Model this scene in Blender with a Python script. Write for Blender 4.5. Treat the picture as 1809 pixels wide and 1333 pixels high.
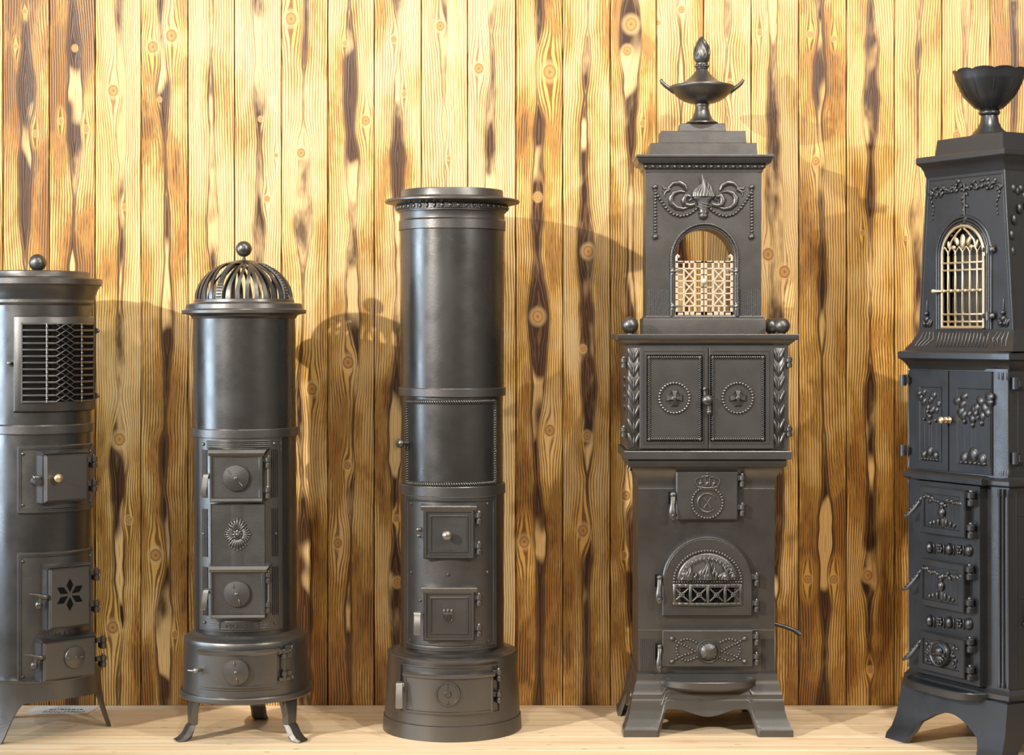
import bpy, bmesh, math, random
from math import sin, cos, pi, radians, sqrt, atan2, asin
from mathutils import Vector, Matrix

for o in list(bpy.data.objects):
    bpy.data.objects.remove(o)
scene = bpy.context.scene
COL = scene.collection

# ------------------------------------------------------------------ camera
F, HZ, CX = 3150.0, 590.0, 904.5          # focal length in pixels, horizon row, centre column
DIST, HC = 4.725, 1.0395                  # camera to the middle stove's axis, height above the platform
WALLY = 0.274                             # face of the plank wall
cam_d = bpy.data.cameras.new('camera')
cam = bpy.data.objects.new('camera', cam_d); COL.objects.link(cam)
cam.location = (0, -DIST, HC); cam.rotation_euler = (pi/2, 0, 0)
cam_d.sensor_fit = 'HORIZONTAL'; cam_d.sensor_width = 36
cam_d.lens = 36*F/1809.0
cam_d.shift_y = (HZ-666.5)/1809.0
cam_d.clip_end = 60
scene.camera = cam

# ------------------------------------------------------------------ world, lamps, exposure
w = bpy.data.worlds.new('room_light'); scene.world = w; w.use_nodes = True
bg = w.node_tree.nodes['Background']
bg.inputs['Color'].default_value = (1.0, 0.87, 0.70, 1); bg.inputs['Strength'].default_value = 0.26
vs = scene.view_settings
vs.view_transform = 'Standard'; vs.look = 'None'; vs.gamma = 1; vs.exposure = 0.26; vs.use_curve_mapping = False

def spot(name, loc, aim, watts, size, blend, rad, col):
    d = bpy.data.lights.new(name, 'SPOT'); o = bpy.data.objects.new(name, d); COL.objects.link(o)
    o.location = loc; d.energy = watts; d.spot_size = radians(size); d.spot_blend = blend
    d.shadow_soft_size = rad; d.color = col
    o.rotation_euler = (Vector(aim)-Vector(loc)).to_track_quat('-Z', 'Y').to_euler()
    return o
def area(name, loc, aim, watts, sx, sy, col):
    d = bpy.data.lights.new(name, 'AREA'); o = bpy.data.objects.new(name, d); COL.objects.link(o)
    d.shape = 'RECTANGLE'; d.size = sx; d.size_y = sy; d.energy = watts; d.color = col
    o.location = loc
    o.rotation_euler = (Vector(aim)-Vector(loc)).to_track_quat('-Z', 'Y').to_euler()
    return o
WARM = (1.0, 0.955, 0.89)
spot('ceiling_spot_key', (-4.9, -4.85, 3.2), (0.35, 0.2, 1.1), 1900, 32, 0.7, 0.05, WARM)
spot('ceiling_spot_left', (-2.1, -1.45, 2.75), (-0.9, 0.25, 0.9), 40, 75, 0.8, 0.035, WARM)
spot('ceiling_spot_wall', (-0.45, -1.25, 3.05), (-0.35, 0.27, 1.75), 62, 100, 1.0, 0.05, WARM)
spot('ceiling_spot_right', (1.0, -1.6, 3.0), (0.8, 0.25, 1.5), 150, 95, 1.0, 0.05, WARM)
spot('ceiling_spot_cross', (2.6, -3.2, 2.7), (-0.2, 0.1, 0.8), 240, 60, 0.8, 0.05, WARM)
spot('fill_spot_far', (-0.9, -5.6, 2.9), (-0.2, 0.2, 1.3), 140, 50, 1.0, 0.06, WARM)  # added lamp, gives a broad glow on the fronts and upper wall
area('shop_window', (-3.5, -0.85, 1.1), (0.9, -0.4, 0.8), 60, 1.0, 1.6, (0.62, 0.80, 1.0))

# ------------------------------------------------------------------ node helpers
class NT:
    def __init__(s, name):
        s.m = bpy.data.materials.new(name); s.m.use_nodes = True
        s.t = s.m.node_tree; s.n = s.t.nodes; s.l = s.t.links
        s.b = s.n['Principled BSDF']
    def put(s, sock, v):
        if v is None: return
        if hasattr(v, 'is_output') or isinstance(v, bpy.types.NodeSocket): s.l.new(v, sock)
        else: sock.default_value = v
    def math(s, op, a, b=None, c=None, clamp=False):
        n = s.n.new('ShaderNodeMath'); n.operation = op; n.use_clamp = clamp
        s.put(n.inputs[0], a); s.put(n.inputs[1], b); s.put(n.inputs[2], c); return n.outputs[0]
    def xyz(s, v):
        n = s.n.new('ShaderNodeSeparateXYZ'); s.put(n.inputs[0], v); return n.outputs
    def comb(s, x, y, z):
        n = s.n.new('ShaderNodeCombineXYZ'); s.put(n.inputs[0], x); s.put(n.inputs[1], y); s.put(n.inputs[2], z); return n.outputs[0]
    def noise(s, vec, scale=1.0, detail=2.0, rough=0.5, w=None, dist=0.0):
        n = s.n.new('ShaderNodeTexNoise'); n.noise_dimensions = '4D' if w is not None else '3D'
        s.put(n.inputs['Vector'], vec); n.inputs['Scale'].default_value = scale
        n.inputs['Detail'].default_value = detail; n.inputs['Roughness'].default_value = rough
        n.inputs['Distortion'].default_value = dist
        if w is not None: s.put(n.inputs['W'], w)
        return n.outputs['Fac']
    def smooth(s, v, lo, hi, a=0.0, b=1.0):
        n = s.n.new('ShaderNodeMapRange'); n.interpolation_type = 'SMOOTHSTEP'
        s.put(n.inputs[0], v); s.put(n.inputs[1], lo); s.put(n.inputs[2], hi); s.put(n.inputs[3], a); s.put(n.inputs[4], b)
        return n.outputs[0]
    def mix(s, f, a, b):
        n = s.n.new('ShaderNodeMix'); n.data_type = 'RGBA'
        s.put(n.inputs[0], f); s.put(n.inputs[6], a); s.put(n.inputs[7], b); return n.outputs[2]
    def attr(s, name):
        n = s.n.new('ShaderNodeAttribute'); n.attribute_type = 'OBJECT'; n.attribute_name = name; return n
    def coord(s):
        return s.n.new('ShaderNodeTexCoord').outputs['Object']
    def bump(s, h, strength, dist=0.002):
        n = s.n.new('ShaderNodeBump'); n.inputs['Strength'].default_value = strength; n.inputs['Distance'].default_value = dist
        s.put(n.inputs['Height'], h); s.l.new(n.outputs[0], s.b.inputs['Normal'])

def srgb(r, g, b):
    f = lambda c: (c/255/12.92 if c/255 <= .04045 else ((c/255+.055)/1.055)**2.4)
    return (f(r), f(g), f(b), 1)

# ------------------------------------------------------------------ materials
def mat_flamed_plank():
    s = NT('flamed_spruce')
    x, y, z = s.xyz(s.coord())
    seed = s.attr('seed').outputs['Fac']; char = s.attr('char').outputs['Fac']; tone = s.attr('tone').outputs['Fac']
    A = lambda k: s.math('ADD', seed, k)
    mul = lambda a, b: s.math('MULTIPLY', a, b)
    zc = s.comb(0.0, 0.0, z)
    # the grain flows round the knots
    xw = x; kdisc = None; kfar = None
    for i in range(5):
        a = s.attr('knot%d' % i); kx, kz, kr = s.xyz(a.outputs['Vector'])
        ex = s.math('SUBTRACT', x, kx); ez = s.math('SUBTRACT', z, kz)
        q = s.math('DIVIDE', s.math('SQRT', s.math('ADD', mul(ex, ex), mul(mul(ez, ez), .13))), kr)
        g = s.math('EXPONENT', mul(mul(q, q), -.24))
        xw = s.math('SUBTRACT', xw, mul(ex, g))
        q2 = s.math('DIVIDE', s.math('SQRT', s.math('ADD', mul(ex, ex), mul(mul(ez, ez), .75))), kr)
        kdisc = q2 if kdisc is None else s.math('MINIMUM', kdisc, q2)
        kfar = q if kfar is None else s.math('MINIMUM', kfar, q)
    x0 = mul(s.math('SUBTRACT', s.noise(zc, 1.0, 2, .5, seed), .5), .055)
    wob = mul(s.math('SUBTRACT', s.noise(s.comb(mul(x, 12.0), 0.0, mul(z, 5.0)), 1.0, 3, .55, A(7.3)), .5), .009)
    dx = s.math('ABSOLUTE', s.math('ADD', s.math('SUBTRACT', xw, x0), wob))
    hn = s.noise(zc, 2.7, 3.0, .5, A(3.1))
    hb = s.math('MAXIMUM', mul(s.math('SUBTRACT', hn, .43), .095), -.003)       # half width of the heart ribbon
    rel = s.math('DIVIDE', dx, .030)
    T = s.math('SUBTRACT', dx, s.math('DIVIDE', mul(hb, 1.0), s.math('ADD', 1.0, mul(rel, rel))))
    fine = s.noise(s.comb(mul(x, 420.0), 0.0, mul(z, 14.0)), 1.0, 3, .6, seed)
    # soot
    patch = s.noise(s.comb(mul(x, 10.0), 0.0, mul(z, 3.0)), 1.0, 4, .62, A(11.0), .3)
    low = s.smooth(z, .25, 1.35, .06, -.02)             # more char towards the bottom
    lev = s.math('ADD', s.math('ADD', patch, mul(char, .30)), low)
    halo = s.smooth(kfar, 1.1, 3.2)
    ch = mul(s.smooth(lev, .56, .74), halo)
    tanning = s.smooth(lev, .40, .68)
    lvar = s.noise(s.comb(mul(x, 16.0), 0.0, mul(z, 1.6)), 1.0, 2, .5, A(41.0))
    ph = s.math('FRACT', s.math('ADD', mul(T, 132.0), mul(fine, .28)))
    duty = s.math('SUBTRACT', s.math('MULTIPLY_ADD', tanning, -.16, .56), mul(s.math('SUBTRACT', lvar, .5), .70))
    line = mul(s.smooth(ph, duty, s.math('ADD', duty, .20)), s.smooth(ph, .91, 1.0, 1.0, 0.0))
    pale = s.mix(tone, srgb(236, 204, 150), srgb(230, 184, 110))
    tan = s.mix(tone, srgb(228, 180, 94), srgb(218, 162, 66))
    base = s.mix(tanning, pale, tan)
    streak = s.noise(s.comb(mul(x, 60.0), 0.0, mul(z, 2.4)), 1.0, 3, .6, A(31.0))
    base = s.mix(s.smooth(streak, .45, .75, 0.0, .25), base, srgb(196, 132, 50))
    base = s.mix(mul(ch, .90), base, srgb(52, 28, 12))
    lcol = s.mix(s.smooth(ch, .25, .6), srgb(106, 58, 20), srgb(184, 120, 52))
    c = s.mix(mul(line, s.math('MULTIPLY_ADD', tanning, .16, .70)), base, lcol)
    c = s.mix(s.smooth(fine, .58, .80, 0.0, .22), c, srgb(150, 98, 40))
    # heart ribbon: tongues of pale and scorched wood with a dark outline
    m = s.math('SUBTRACT', dx, hb)
    sw = s.smooth(s.noise(s.comb(mul(x, 2.0), 0.0, z), 3.6, 2, .5, A(21.0)), .40, .47)
    sw = mul(sw, s.smooth(s.math('ADD', lev, .0), .34, .56))
    hline = s.smooth(s.math('FRACT', mul(T, 120.0)), .6, .9, 0.0, .45)
    hc = s.mix(sw, s.mix(tone, srgb(238, 204, 148), srgb(228, 176, 98)), srgb(58, 34, 16))
    hc = s.mix(hline, hc, srgb(150, 96, 44))
    rim = mul(s.smooth(m, -.001, .0012), s.smooth(m, .002, .011, 1.0, 0.0))
    rim = mul(rim, s.smooth(lev, .36, .60, .15, .85))
    c = s.mix(mul(rim, halo), c, srgb(62, 34, 14))
    c = s.mix(mul(s.smooth(m, .0008, -.0008), s.smooth(hb, .0, .002)), c, hc)
    # knots
    kring = s.math('FRACT', mul(kdisc, 2.6))
    kcol = s.mix(s.smooth(kring, .4, .95, 0.0, .35), srgb(198, 146, 82), srgb(142, 92, 42))
    kcol = s.mix(s.smooth(kdisc, .32, .0, 0.0, .8), kcol, srgb(84, 48, 20))
    edge = mul(s.smooth(kdisc, .70, .95), s.smooth(kdisc, 1.0, 1.15, 1.0, 0.0))
    kcol = s.mix(mul(edge, .6), kcol, srgb(116, 70, 30))
    kring2 = mul(s.smooth(s.math('FRACT', mul(kdisc, 2.2)), .55, .9, 0.0, .25), s.smooth(kdisc, 2.3, 1.1))
    c = s.mix(s.smooth(kdisc, 2.0, 1.1, 0.0, .55), c, s.mix(tone, srgb(240, 206, 150), srgb(222, 172, 100)))
    c = s.mix(kring2, c, srgb(140, 88, 40))
    c = s.mix(s.smooth(kdisc, .95, 1.12, 1.0, 0.0), c, kcol)
    s.l.new(c, s.b.inputs['Base Color'])
    s.b.inputs['Roughness'].default_value = .34
    s.b.inputs['Specular IOR Level'].default_value = .5
    s.bump(s.math('ADD', mul(line, .7), mul(fine, .5)), .30, .0010)
    return s.m

def mat_floor():
    s = NT('pale_pine')
    x, y, z = s.xyz(s.coord())
    seed = s.attr('seed').outputs['Fac']
    n1 = s.noise(s.comb(s.math('MULTIPLY', x, 1.2), s.math('MULTIPLY', y, 40.0), 0.0), 1.0, 4, .6, seed, .6)
    n2 = s.noise(s.comb(s.math('MULTIPLY', x, 5.0), s.math('MULTIPLY', y, 9.0), 0.0), 1.0, 2, .5, s.math('ADD', seed, 4.0))
    c = s.mix(s.smooth(n1, .40, .72), srgb(238, 214, 178), srgb(214, 182, 140))
    c = s.mix(s.smooth(n2, .60, .80, 0.0, .5), c, srgb(190, 142, 92))
    vor = s.n.new('ShaderNodeTexVoronoi'); vor.inputs['Scale'].default_value = 1.0
    s.put(vor.inputs['Vector'], s.comb(s.math('MULTIPLY', x, 9.0), s.math('MULTIPLY', y, 30.0), seed))
    c = s.mix(s.smooth(vor.outputs['Distance'], .05, .11, .75, 0.0), c, srgb(120, 78, 42))
    s.l.new(c, s.b.inputs['Base Color']); s.b.inputs['Roughness'].default_value = .55
    s.bump(n1, .12, .001)
    return s.m

def mat_metal(name, col, metallic, rough, grain=.15, spec=.5, mott=.25, scale=220):
    s = NT(name); co = s.coord()
    n = s.noise(co, scale, 4, .6); n2 = s.noise(co, 9.0, 3, .6)
    c = s.mix(s.smooth(n2, .35, .70, 0.0, mott), col, tuple([v*.55 for v in col[:3]]+[1]))
    s.l.new(c, s.b.inputs['Base Color'])
    s.b.inputs['Metallic'].default_value = metallic
    s.l.new(s.smooth(n2, .3, .7, rough-.05, rough+.07), s.b.inputs['Roughness'])
    s.b.inputs['Specular IOR Level'].default_value = spec
    s.bump(n, grain, .0008)
    return s.m
def mat_plain(name, col, rough=.6):
    s = NT(name); n = s.noise(s.coord(), 60, 2, .5)
    s.l.new(s.mix(s.smooth(n, .3, .7, 0.0, .12), col, tuple([v*.7 for v in col[:3]]+[1])), s.b.inputs['Base Color'])
    s.b.inputs['Roughness'].default_value = rough; s.b.inputs['Specular IOR Level'].default_value = .1
    return s.m
M_PLANK = mat_flamed_plank(); M_FLOOR = mat_floor()
M_IRON = mat_metal('graphite_cast_iron', (.145, .138, .131, 1), .88, .37, .30)
M_TUBE = mat_metal('graphite_sheet_iron', (.120, .116, .112, 1), .92, .30, .18)
M_BRITE = mat_metal('bright_worn_iron', (.30, .285, .265, 1), .9, .38, .08)
M_BLACK = mat_metal('matt_black_cast_iron', (.090, .091, .095, 1), .85, .36, .28)
M_DARK = mat_plain('opening_shade_black', (.006, .006, .006, 1), .9)  # near-black colour paints the shade inside openings
M_BRASS = mat_metal('aged_pale_brass', (.70, .56, .36, 1), .85, .36, .10)
M_GATE = mat_metal('pale_nickelled_brass', (.72, .60, .45, 1), .55, .42, .10)
M_PAPER = mat_plain('white_card', (.75, .72, .66, 1), .7)
M_INK = mat_plain('black_print', (.02, .02, .02, 1), .7)
M_SHOP = mat_plain('dark_screed', (.07, .065, .06, 1), .6)
M_BACK = mat_plain('dark_batten', (.02, .014, .008, 1), .9)

# ------------------------------------------------------------------ mesh builder
ROUND = ('bead', 'rope', 'relief', 'swag', 'ribbon', 'torch', 'flame', 'palmette', 'garland', 'egg_', 'knob', 'handle', 'lever', 'finial', 'bow', 'lattice', 'rib', 'wreath', 'monogram', 'crown', 'leaf_pilaster', 'flutes', 'grille', 'reeding', 'line', 'fillet', 'moulding', 'bracket', 'ball', 'latch', 'crest', 'rod')
class MB:
    def __init__(s): s.v = []; s.f = []
    def add(s, vs_, fs):
        k = len(s.v); s.v += [tuple(p) for p in vs_]; s.f += [tuple(i+k for i in f) for f in fs]; return s
    def loft(s, rings, closed=True, cap0=True, cap1=True):
        n = len(rings[0]); vs_ = [p for r in rings for p in r]; fs = []
        m = n if closed else n-1
        for j in range(len(rings)-1):
            for i in range(m):
                a = j*n+i; b = j*n+(i+1) % n
                fs.append((a, b, b+n, a+n))
        if closed and cap0: fs.append(tuple(range(n))[::-1])
        if closed and cap1: fs.append(tuple((len(rings)-1)*n+i for i in range(n)))
        return s.add(vs_, fs)
    def box(s, c, d, b=0.0):
        """box with centre c and size d in (u, w, v); its rim facing +w is chamfered by b"""
        x0, x1 = c[0]-d[0]/2, c[0]+d[0]/2; y0, y1 = c[1]-d[1]/2, c[1]+d[1]/2; z0, z1 = c[2]-d[2]/2, c[2]+d[2]/2
        R = lambda i, y: [(x0+i, y, z0+i), (x1-i, y, z0+i), (x1-i, y, z1-i), (x0+i, y, z1-i)]
        if b <= 0: return s.loft([R(0, y0), R(0, y1)])
        return s.loft([R(0, y0), R(0, y1-b), R(b, y1)])
    def rect(s, u0, u1, v0, v1, prof, n=1):
        """stepped moulding on a rectangle: prof = [(inset, out), ...], last ring closed"""
        def ring(i, w):
            a, b, c, d = u0+i, u1-i, v0+i, v1-i
            bot = [(a+(b-a)*k/n, w, c) for k in range(n+1)]; top = [(a+(b-a)*k/n, w, d) for k in range(n+1)]
            return bot+top[::-1]
        rs = [ring(i, w) for i, w in prof]; N = 2*(n+1); base = len(s.v)
        s.loft(rs, True, False, False); o = base+(len(rs)-1)*N
        for k in range(n): s.f.append((o+k, o+k+1, o+N-2-k, o+N-1-k))
        return s
    def poly(s, pts, prof):
        """stepped moulding on a convex-ish outline pts [(u,v)]"""
        n = len(pts); cu = sum(p[0] for p in pts)/n; cv = sum(p[1] for p in pts)/n
        A = sum(pts[i][0]*pts[(i+1) % n][1]-pts[(i+1) % n][0]*pts[i][1] for i in range(n))
        if A < 0: pts = pts[::-1]
        nor = []
        for i in range(n):
            p, q, r = pts[i-1], pts[i], pts[(i+1) % n]
            e1 = Vector((q[1]-p[1], p[0]-q[0])); e2 = Vector((r[1]-q[1], q[0]-r[0]))
            e1 = e1.normalized() if e1.length else e1; e2 = e2.normalized() if e2.length else e2
            m = e1+e2
            m = m.normalized() if m.length > 1e-9 else e1
            k = max(.35, m.dot(e1) if e1.length else 1); nor.append(m/k)
        rs = [[(p[0]-q.x*i, w_, p[1]-q.y*i) for p, q in zip(pts, nor)] for i, w_ in prof]
        return s.loft(rs, True, False, True)
    def lathe(s, prof, seg=64, c=(0, 0), fl=None, cap0=False, cap1=False):
        """prof = [(radius, z)] about the vertical through c; fl(angle, z, r) may vary the radius"""
        rs = []
        for r, z in prof:
            rs.append([(c[0]+(fl(t, z, r) if fl else r)*sin(t), c[1]-(fl(t, z, r) if fl else r)*cos(t), z) for t in [2*pi*k/seg for k in range(seg)]])
        return s.loft(rs, True, cap0, cap1)
    def turn(s, u, v, prof, seg=24):
        """prof = [(radius, w)] about the outward axis through (u, v)"""
        rs = [[(u+r*cos(t), w_, v+r*sin(t)) for t in [2*pi*k/seg for k in range(seg)]] for r, w_ in prof]
        return s.loft(rs, True, False, True)
    def ball(s, c, r, seg=12, rings=8, ang=0.0):
        rx, ry, rz = (r, r, r) if not hasattr(r, '__len__') else r
        vs_ = [(0, 0, rz)]; 
        for j in range(1, rings):
            p = pi*j/rings
            for k in range(seg): vs_.append((rx*sin(p)*cos(2*pi*k/seg), ry*sin(p)*sin(2*pi*k/seg), rz*cos(p)))
        vs_.append((0, 0, -rz)); L = len(vs_)-1; fs = []
        for k in range(seg): fs.append((0, 1+k, 1+(k+1) % seg))
        for j in range(rings-2):
            for k in range(seg):
                a = 1+j*seg+k; b = 1+j*seg+(k+1) % seg; fs.append((a, a+seg, b+seg, b))
        for k in range(seg): fs.append((1+(rings-2)*seg+k, L, 1+(rings-2)*seg+(k+1) % seg))
        ca, sa = cos(ang), sin(ang)                     # turn in the (u, v) plane
        return s.add([(c[0]+p[0]*ca-p[2]*sa, c[1]+p[1], c[2]+p[0]*sa+p[2]*ca) for p in vs_], fs)
    def leaf(s, u, v, ln, wd, ang, w0, h, seg=8, rings=6):
        """raised leaf or petal lying in the panel, tip towards ang"""
        return s.ball((u+cos(ang)*ln/2, w0, v+sin(ang)*ln/2), (wd/2, h, ln/2), seg, rings, ang-pi/2)
    def tube(s, pts, rad, seg=8, flat=1.0, cap=True):
        pts = [Vector(p) for p in pts]; n = len(pts)
        rads = list(rad) if hasattr(rad, '__len__') else [rad]*n
        rs = []; up = None
        for i, p in enumerate(pts):
            t = (pts[min(i+1, n-1)]-pts[max(i-1, 0)]).normalized()
            if up is None:
                up = Vector((0, 1, 0)) if abs(t.y) < .9 else Vector((0, 0, 1))
            a = t.cross(up); a = a.normalized() if a.length > 1e-6 else t.orthogonal().normalized()
            b = a.cross(t).normalized(); up = b
            rs.append([p+a*(rads[i]*cos(2*pi*k/seg))+b*(rads[i]*flat*sin(2*pi*k/seg)) for k in range(seg)])
        return s.loft(rs, True, cap, cap)
    def beads(s, pts, r, gap=None, w0=0.0, seg=8, rings=6):
        """round beads strung along a (u, v) path"""
        gap = gap or 2.0*r
        L = [0]
        for a, b in zip(pts, pts[1:]): L.append(L[-1]+math.hypot(b[0]-a[0], b[1]-a[1]))
        n = max(1, round(L[-1]/gap))
        for k in range(n+1):
            t = L[-1]*k/n; i = 0
            while i < len(L)-2 and L[i+1] < t: i += 1
            f = (t-L[i])/max(1e-9, L[i+1]-L[i]); a, b = pts[i], pts[i+1]
            s.ball((a[0]+(b[0]-a[0])*f, w0, a[1]+(b[1]-a[1])*f), r, seg, rings)
        return s
    def rope(s, a, b, wd, pitch, w0, h):
        """slanted strands of a cast rope moulding from a to b (u, v)"""
        L = math.hypot(b[0]-a[0], b[1]-a[1]); n = max(2, round(L/pitch)); an = atan2(b[1]-a[1], b[0]-a[0])
        for k in range(n):
            f = (k+.5)/n
            s.ball((a[0]+(b[0]-a[0])*f, w0, a[1]+(b[1]-a[1])*f), (pitch*.46, h*1.5, wd*.66), 6, 4, an+.65)
        return s
    def build(s, name, mat, parent=None, fmap=None, sharp=None, label=None, kind=None):
        if sharp is None: sharp = 62 if any(k in name for k in ROUND) and not name.endswith('door') and name != 'base_moulding' else 26
        vs_ = [fmap(p) for p in s.v] if fmap else s.v
        bm = bmesh.new(); bv = [bm.verts.new(p) for p in vs_]
        for f in s.f:
            if len(set(f)) >= 3:
                try: bm.faces.new([bv[i] for i in f])
                except ValueError: pass
        bmesh.ops.remove_doubles(bm, verts=bm.verts, dist=1e-6)
        bmesh.ops.recalc_face_normals(bm, faces=bm.faces)
        me = bpy.data.meshes.new(name); bm.to_mesh(me); bm.free()
        me.polygons.foreach_set('use_smooth', [True]*len(me.polygons)); me.set_sharp_from_angle(angle=radians(sharp))
        me.materials.append(mat)
        o = bpy.data.objects.new(name, me); COL.objects.link(o); o.parent = parent
        if label: o['label'] = label
        if kind: o['kind'] = kind
        return o

def letters(text, size, depth):
    """raised capitals as (verts, faces) in (u, w, v), centred"""
    c = bpy.data.curves.new('letters', 'FONT'); c.body = text; c.size = size; c.align_x = 'CENTER'; c.align_y = 'CENTER'
    c.extrude = depth; c.resolution_u = 3
    o = bpy.data.objects.new('letters', c); COL.objects.link(o)
    dg = bpy.context.evaluated_depsgraph_get(); me = bpy.data.meshes.new_from_object(o.evaluated_get(dg))
    v = [(p.co.x, p.co.z, p.co.y) for p in me.vertices]; f = [tuple(q.vertices) for q in me.polygons]
    bpy.data.objects.remove(o); bpy.data.curves.remove(c); bpy.data.meshes.remove(me)
    return v, f

def flat(y0): return lambda p: (p[0], y0-p[1], p[2])                       # panel on the plane y = y0, outward = -y
def wrap(R): return lambda p: ((R+p[1])*sin(p[0]/R), -(R+p[1])*cos(p[0]/R), p[2])   # panel bent round a cylinder

# ------------------------------------------------------------------ the setting
def struct(name, parent=None):
    o = bpy.data.objects.new(name, None); COL.objects.link(o); o['kind'] = 'structure'; return o
PW = WALLY+DIST                                                            # depth of the wall
wx = lambda px: (px-CX)*PW/F
wz = lambda py: HC-(py-HZ)*PW/F
b = MB(); b.box((0, WALLY+.035, 1.29), (4.6, .03, 2.6))
wall = b.build('wall_back', M_BACK); wall['kind'] = 'structure'
wall['label'] = 'wall of upright flame-burnt spruce planks behind the stoves'
joints = [-242, -160, -77, 5, 87, 168, 249, 332, 414, 497, 579, 661, 744, 826, 911, 994, 1078, 1160, 1243, 1327, 1411, 1495, 1580, 1664, 1749, 1832, 1915, 1998]
knots = [(44, 20, 4), (28, 82, 4), (62, 236, 5), (107, 214, 5), (152, 228, 6), (132, 85, 5), (200, 160, 11), (219, 366, 5), (211, 776, 12),
 (227, 918, 7), (199, 1108, 12), (270, 83, 11), (303, 63, 12), (275, 980, 12), (309, 1120, 6), (282, 176, 4), (472, 351, 6), (460, 210, 4), (488, 274, 4),
 (514, 33, 12), (532, 270, 9), (551, 687, 11), (609, 76, 5), (646, 213, 9), (615, 640, 12), (597, 959, 9), (614, 822, 7), (696, 69, 6), (714, 166, 5),
 (702, 1028, 8), (700, 916, 6), (778, 46, 9), (793, 279, 4), (846, 121, 10), (971, 127, 14), (950, 348, 7), (950, 559, 12), (971, 760, 11),
 (926, 957, 11), (1039, 444, 11), (1030, 616, 6), (1030, 937, 11), (1037, 770, 8), (1115, 43, 13), (1108, 90, 9), (1135, 218, 5), (1106, 875, 9),
 (1103, 980, 6), (1163, 40, 5), (1204, 17, 7), (1290, 150, 8), (1342, 58, 5), (1357, 449, 12), (1386, 480, 12), (1432, 61, 6), (1474, 68, 5),
 (1441, 284, 8), (1427, 1023, 8), (1473, 1023, 8), (1523, 411, 4), (1533, 1016, 10), (1537, 1183, 6), (1600, 420, 4), (1690, 240, 8), (370, 700, 7), (865, 700, 6)]
chars = {3: .55, 4: .62, 5: .05, 6: .30, 7: .12, 8: -.05, 9: .25, 10: .15, 11: .15, 12: .10, 13: -.10, 14: .32, 15: .15, 16: .30, 17: .10, 18: .05, 19: .05, 20: .30, 21: .22, 22: .12, 23: .10, 24: .3, 25: .3}
tones = {3: .6, 4: .5, 5: .55, 6: .35, 7: .3, 8: .1, 9: .2, 10: .3, 11: .15, 12: .15, 13: .1, 14: .55, 15: .25, 16: .3, 17: .35, 18: .35, 19: .45, 20: .75, 21: .7, 22: .75, 23: .7, 24: .8, 25: .8}
random.seed(5)
for i in range(len(joints)-1):
    x0, x1 = wx(joints[i])+.0013, wx(joints[i+1])-.0013; cx = (x0+x1)/2; hw = (x1-x0)/2
    out = random.uniform(-.001, .001); b = MB()
    pr = [(-hw, .02), (-hw, .0012), (-hw+.0007, 0), (hw-.0007, 0), (hw, .0012), (hw, .02)]
    b.loft([[(p[0], p[1]+out, z) for p in pr] for z in (0.0, 1.3, 2.58)])
    o = b.build('plank', M_PLANK, wall, sharp=20); o.location = (cx, WALLY, 0)
    o['seed'] = 3.7*i+1.3; o['char'] = chars.get(i, .25); o['tone'] = tones.get(i, .4)
    ks = [(wx(a)-cx, wz(c), r*PW/F*.78) for a, c, r in knots if joints[i] < a <= joints[i+1]][:5]
    while len(ks) < 5: ks.append((50.0, 50.0, .01))
    for j, k in enumerate(ks): o['knot%d' % j] = [float(t) for t in k]
b = MB(); b.box((0, -.30, -.055), (4.6, 1.13, .06))
floor = b.build('floor', M_BACK); floor['kind'] = 'structure'; floor['label'] = 'low platform of pale pine boards under the stoves'
fj = [-.87, -.72, -.57, -.42, -.27, -.12, .206, WALLY]
for i in range(len(fj)-1):
    y0, y1 = fj[i]+.0006, fj[i+1]-.0006; b = MB()
    pr = [(y0, -.025), (y0, -.003), (y0+.002, 0), (y1-.002, 0), (y1, -.003), (y1, -.025)]
    b.loft([[(x, p[0], p[1]) for p in pr] for x in (-2.3, 2.3)])
    o = b.build('floorboard', M_FLOOR, floor, sharp=25); o['seed'] = 2.9*i+.4

b = MB(); b.box((0, -3.9, -.42), (9.0, 6.0, .04))
o = b.build('floor_shop', M_SHOP); o['kind'] = 'structure'; o['label'] = 'dark shop floor in front of the platform'
b = MB(); b.box((0, -.868, -.235), (4.6, .02, .33)); o = b.build('trim_1', M_FLOOR); o['kind'] = 'structure'; o['label'] = 'pine front board of the platform'; o['seed'] = 5.0

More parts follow.
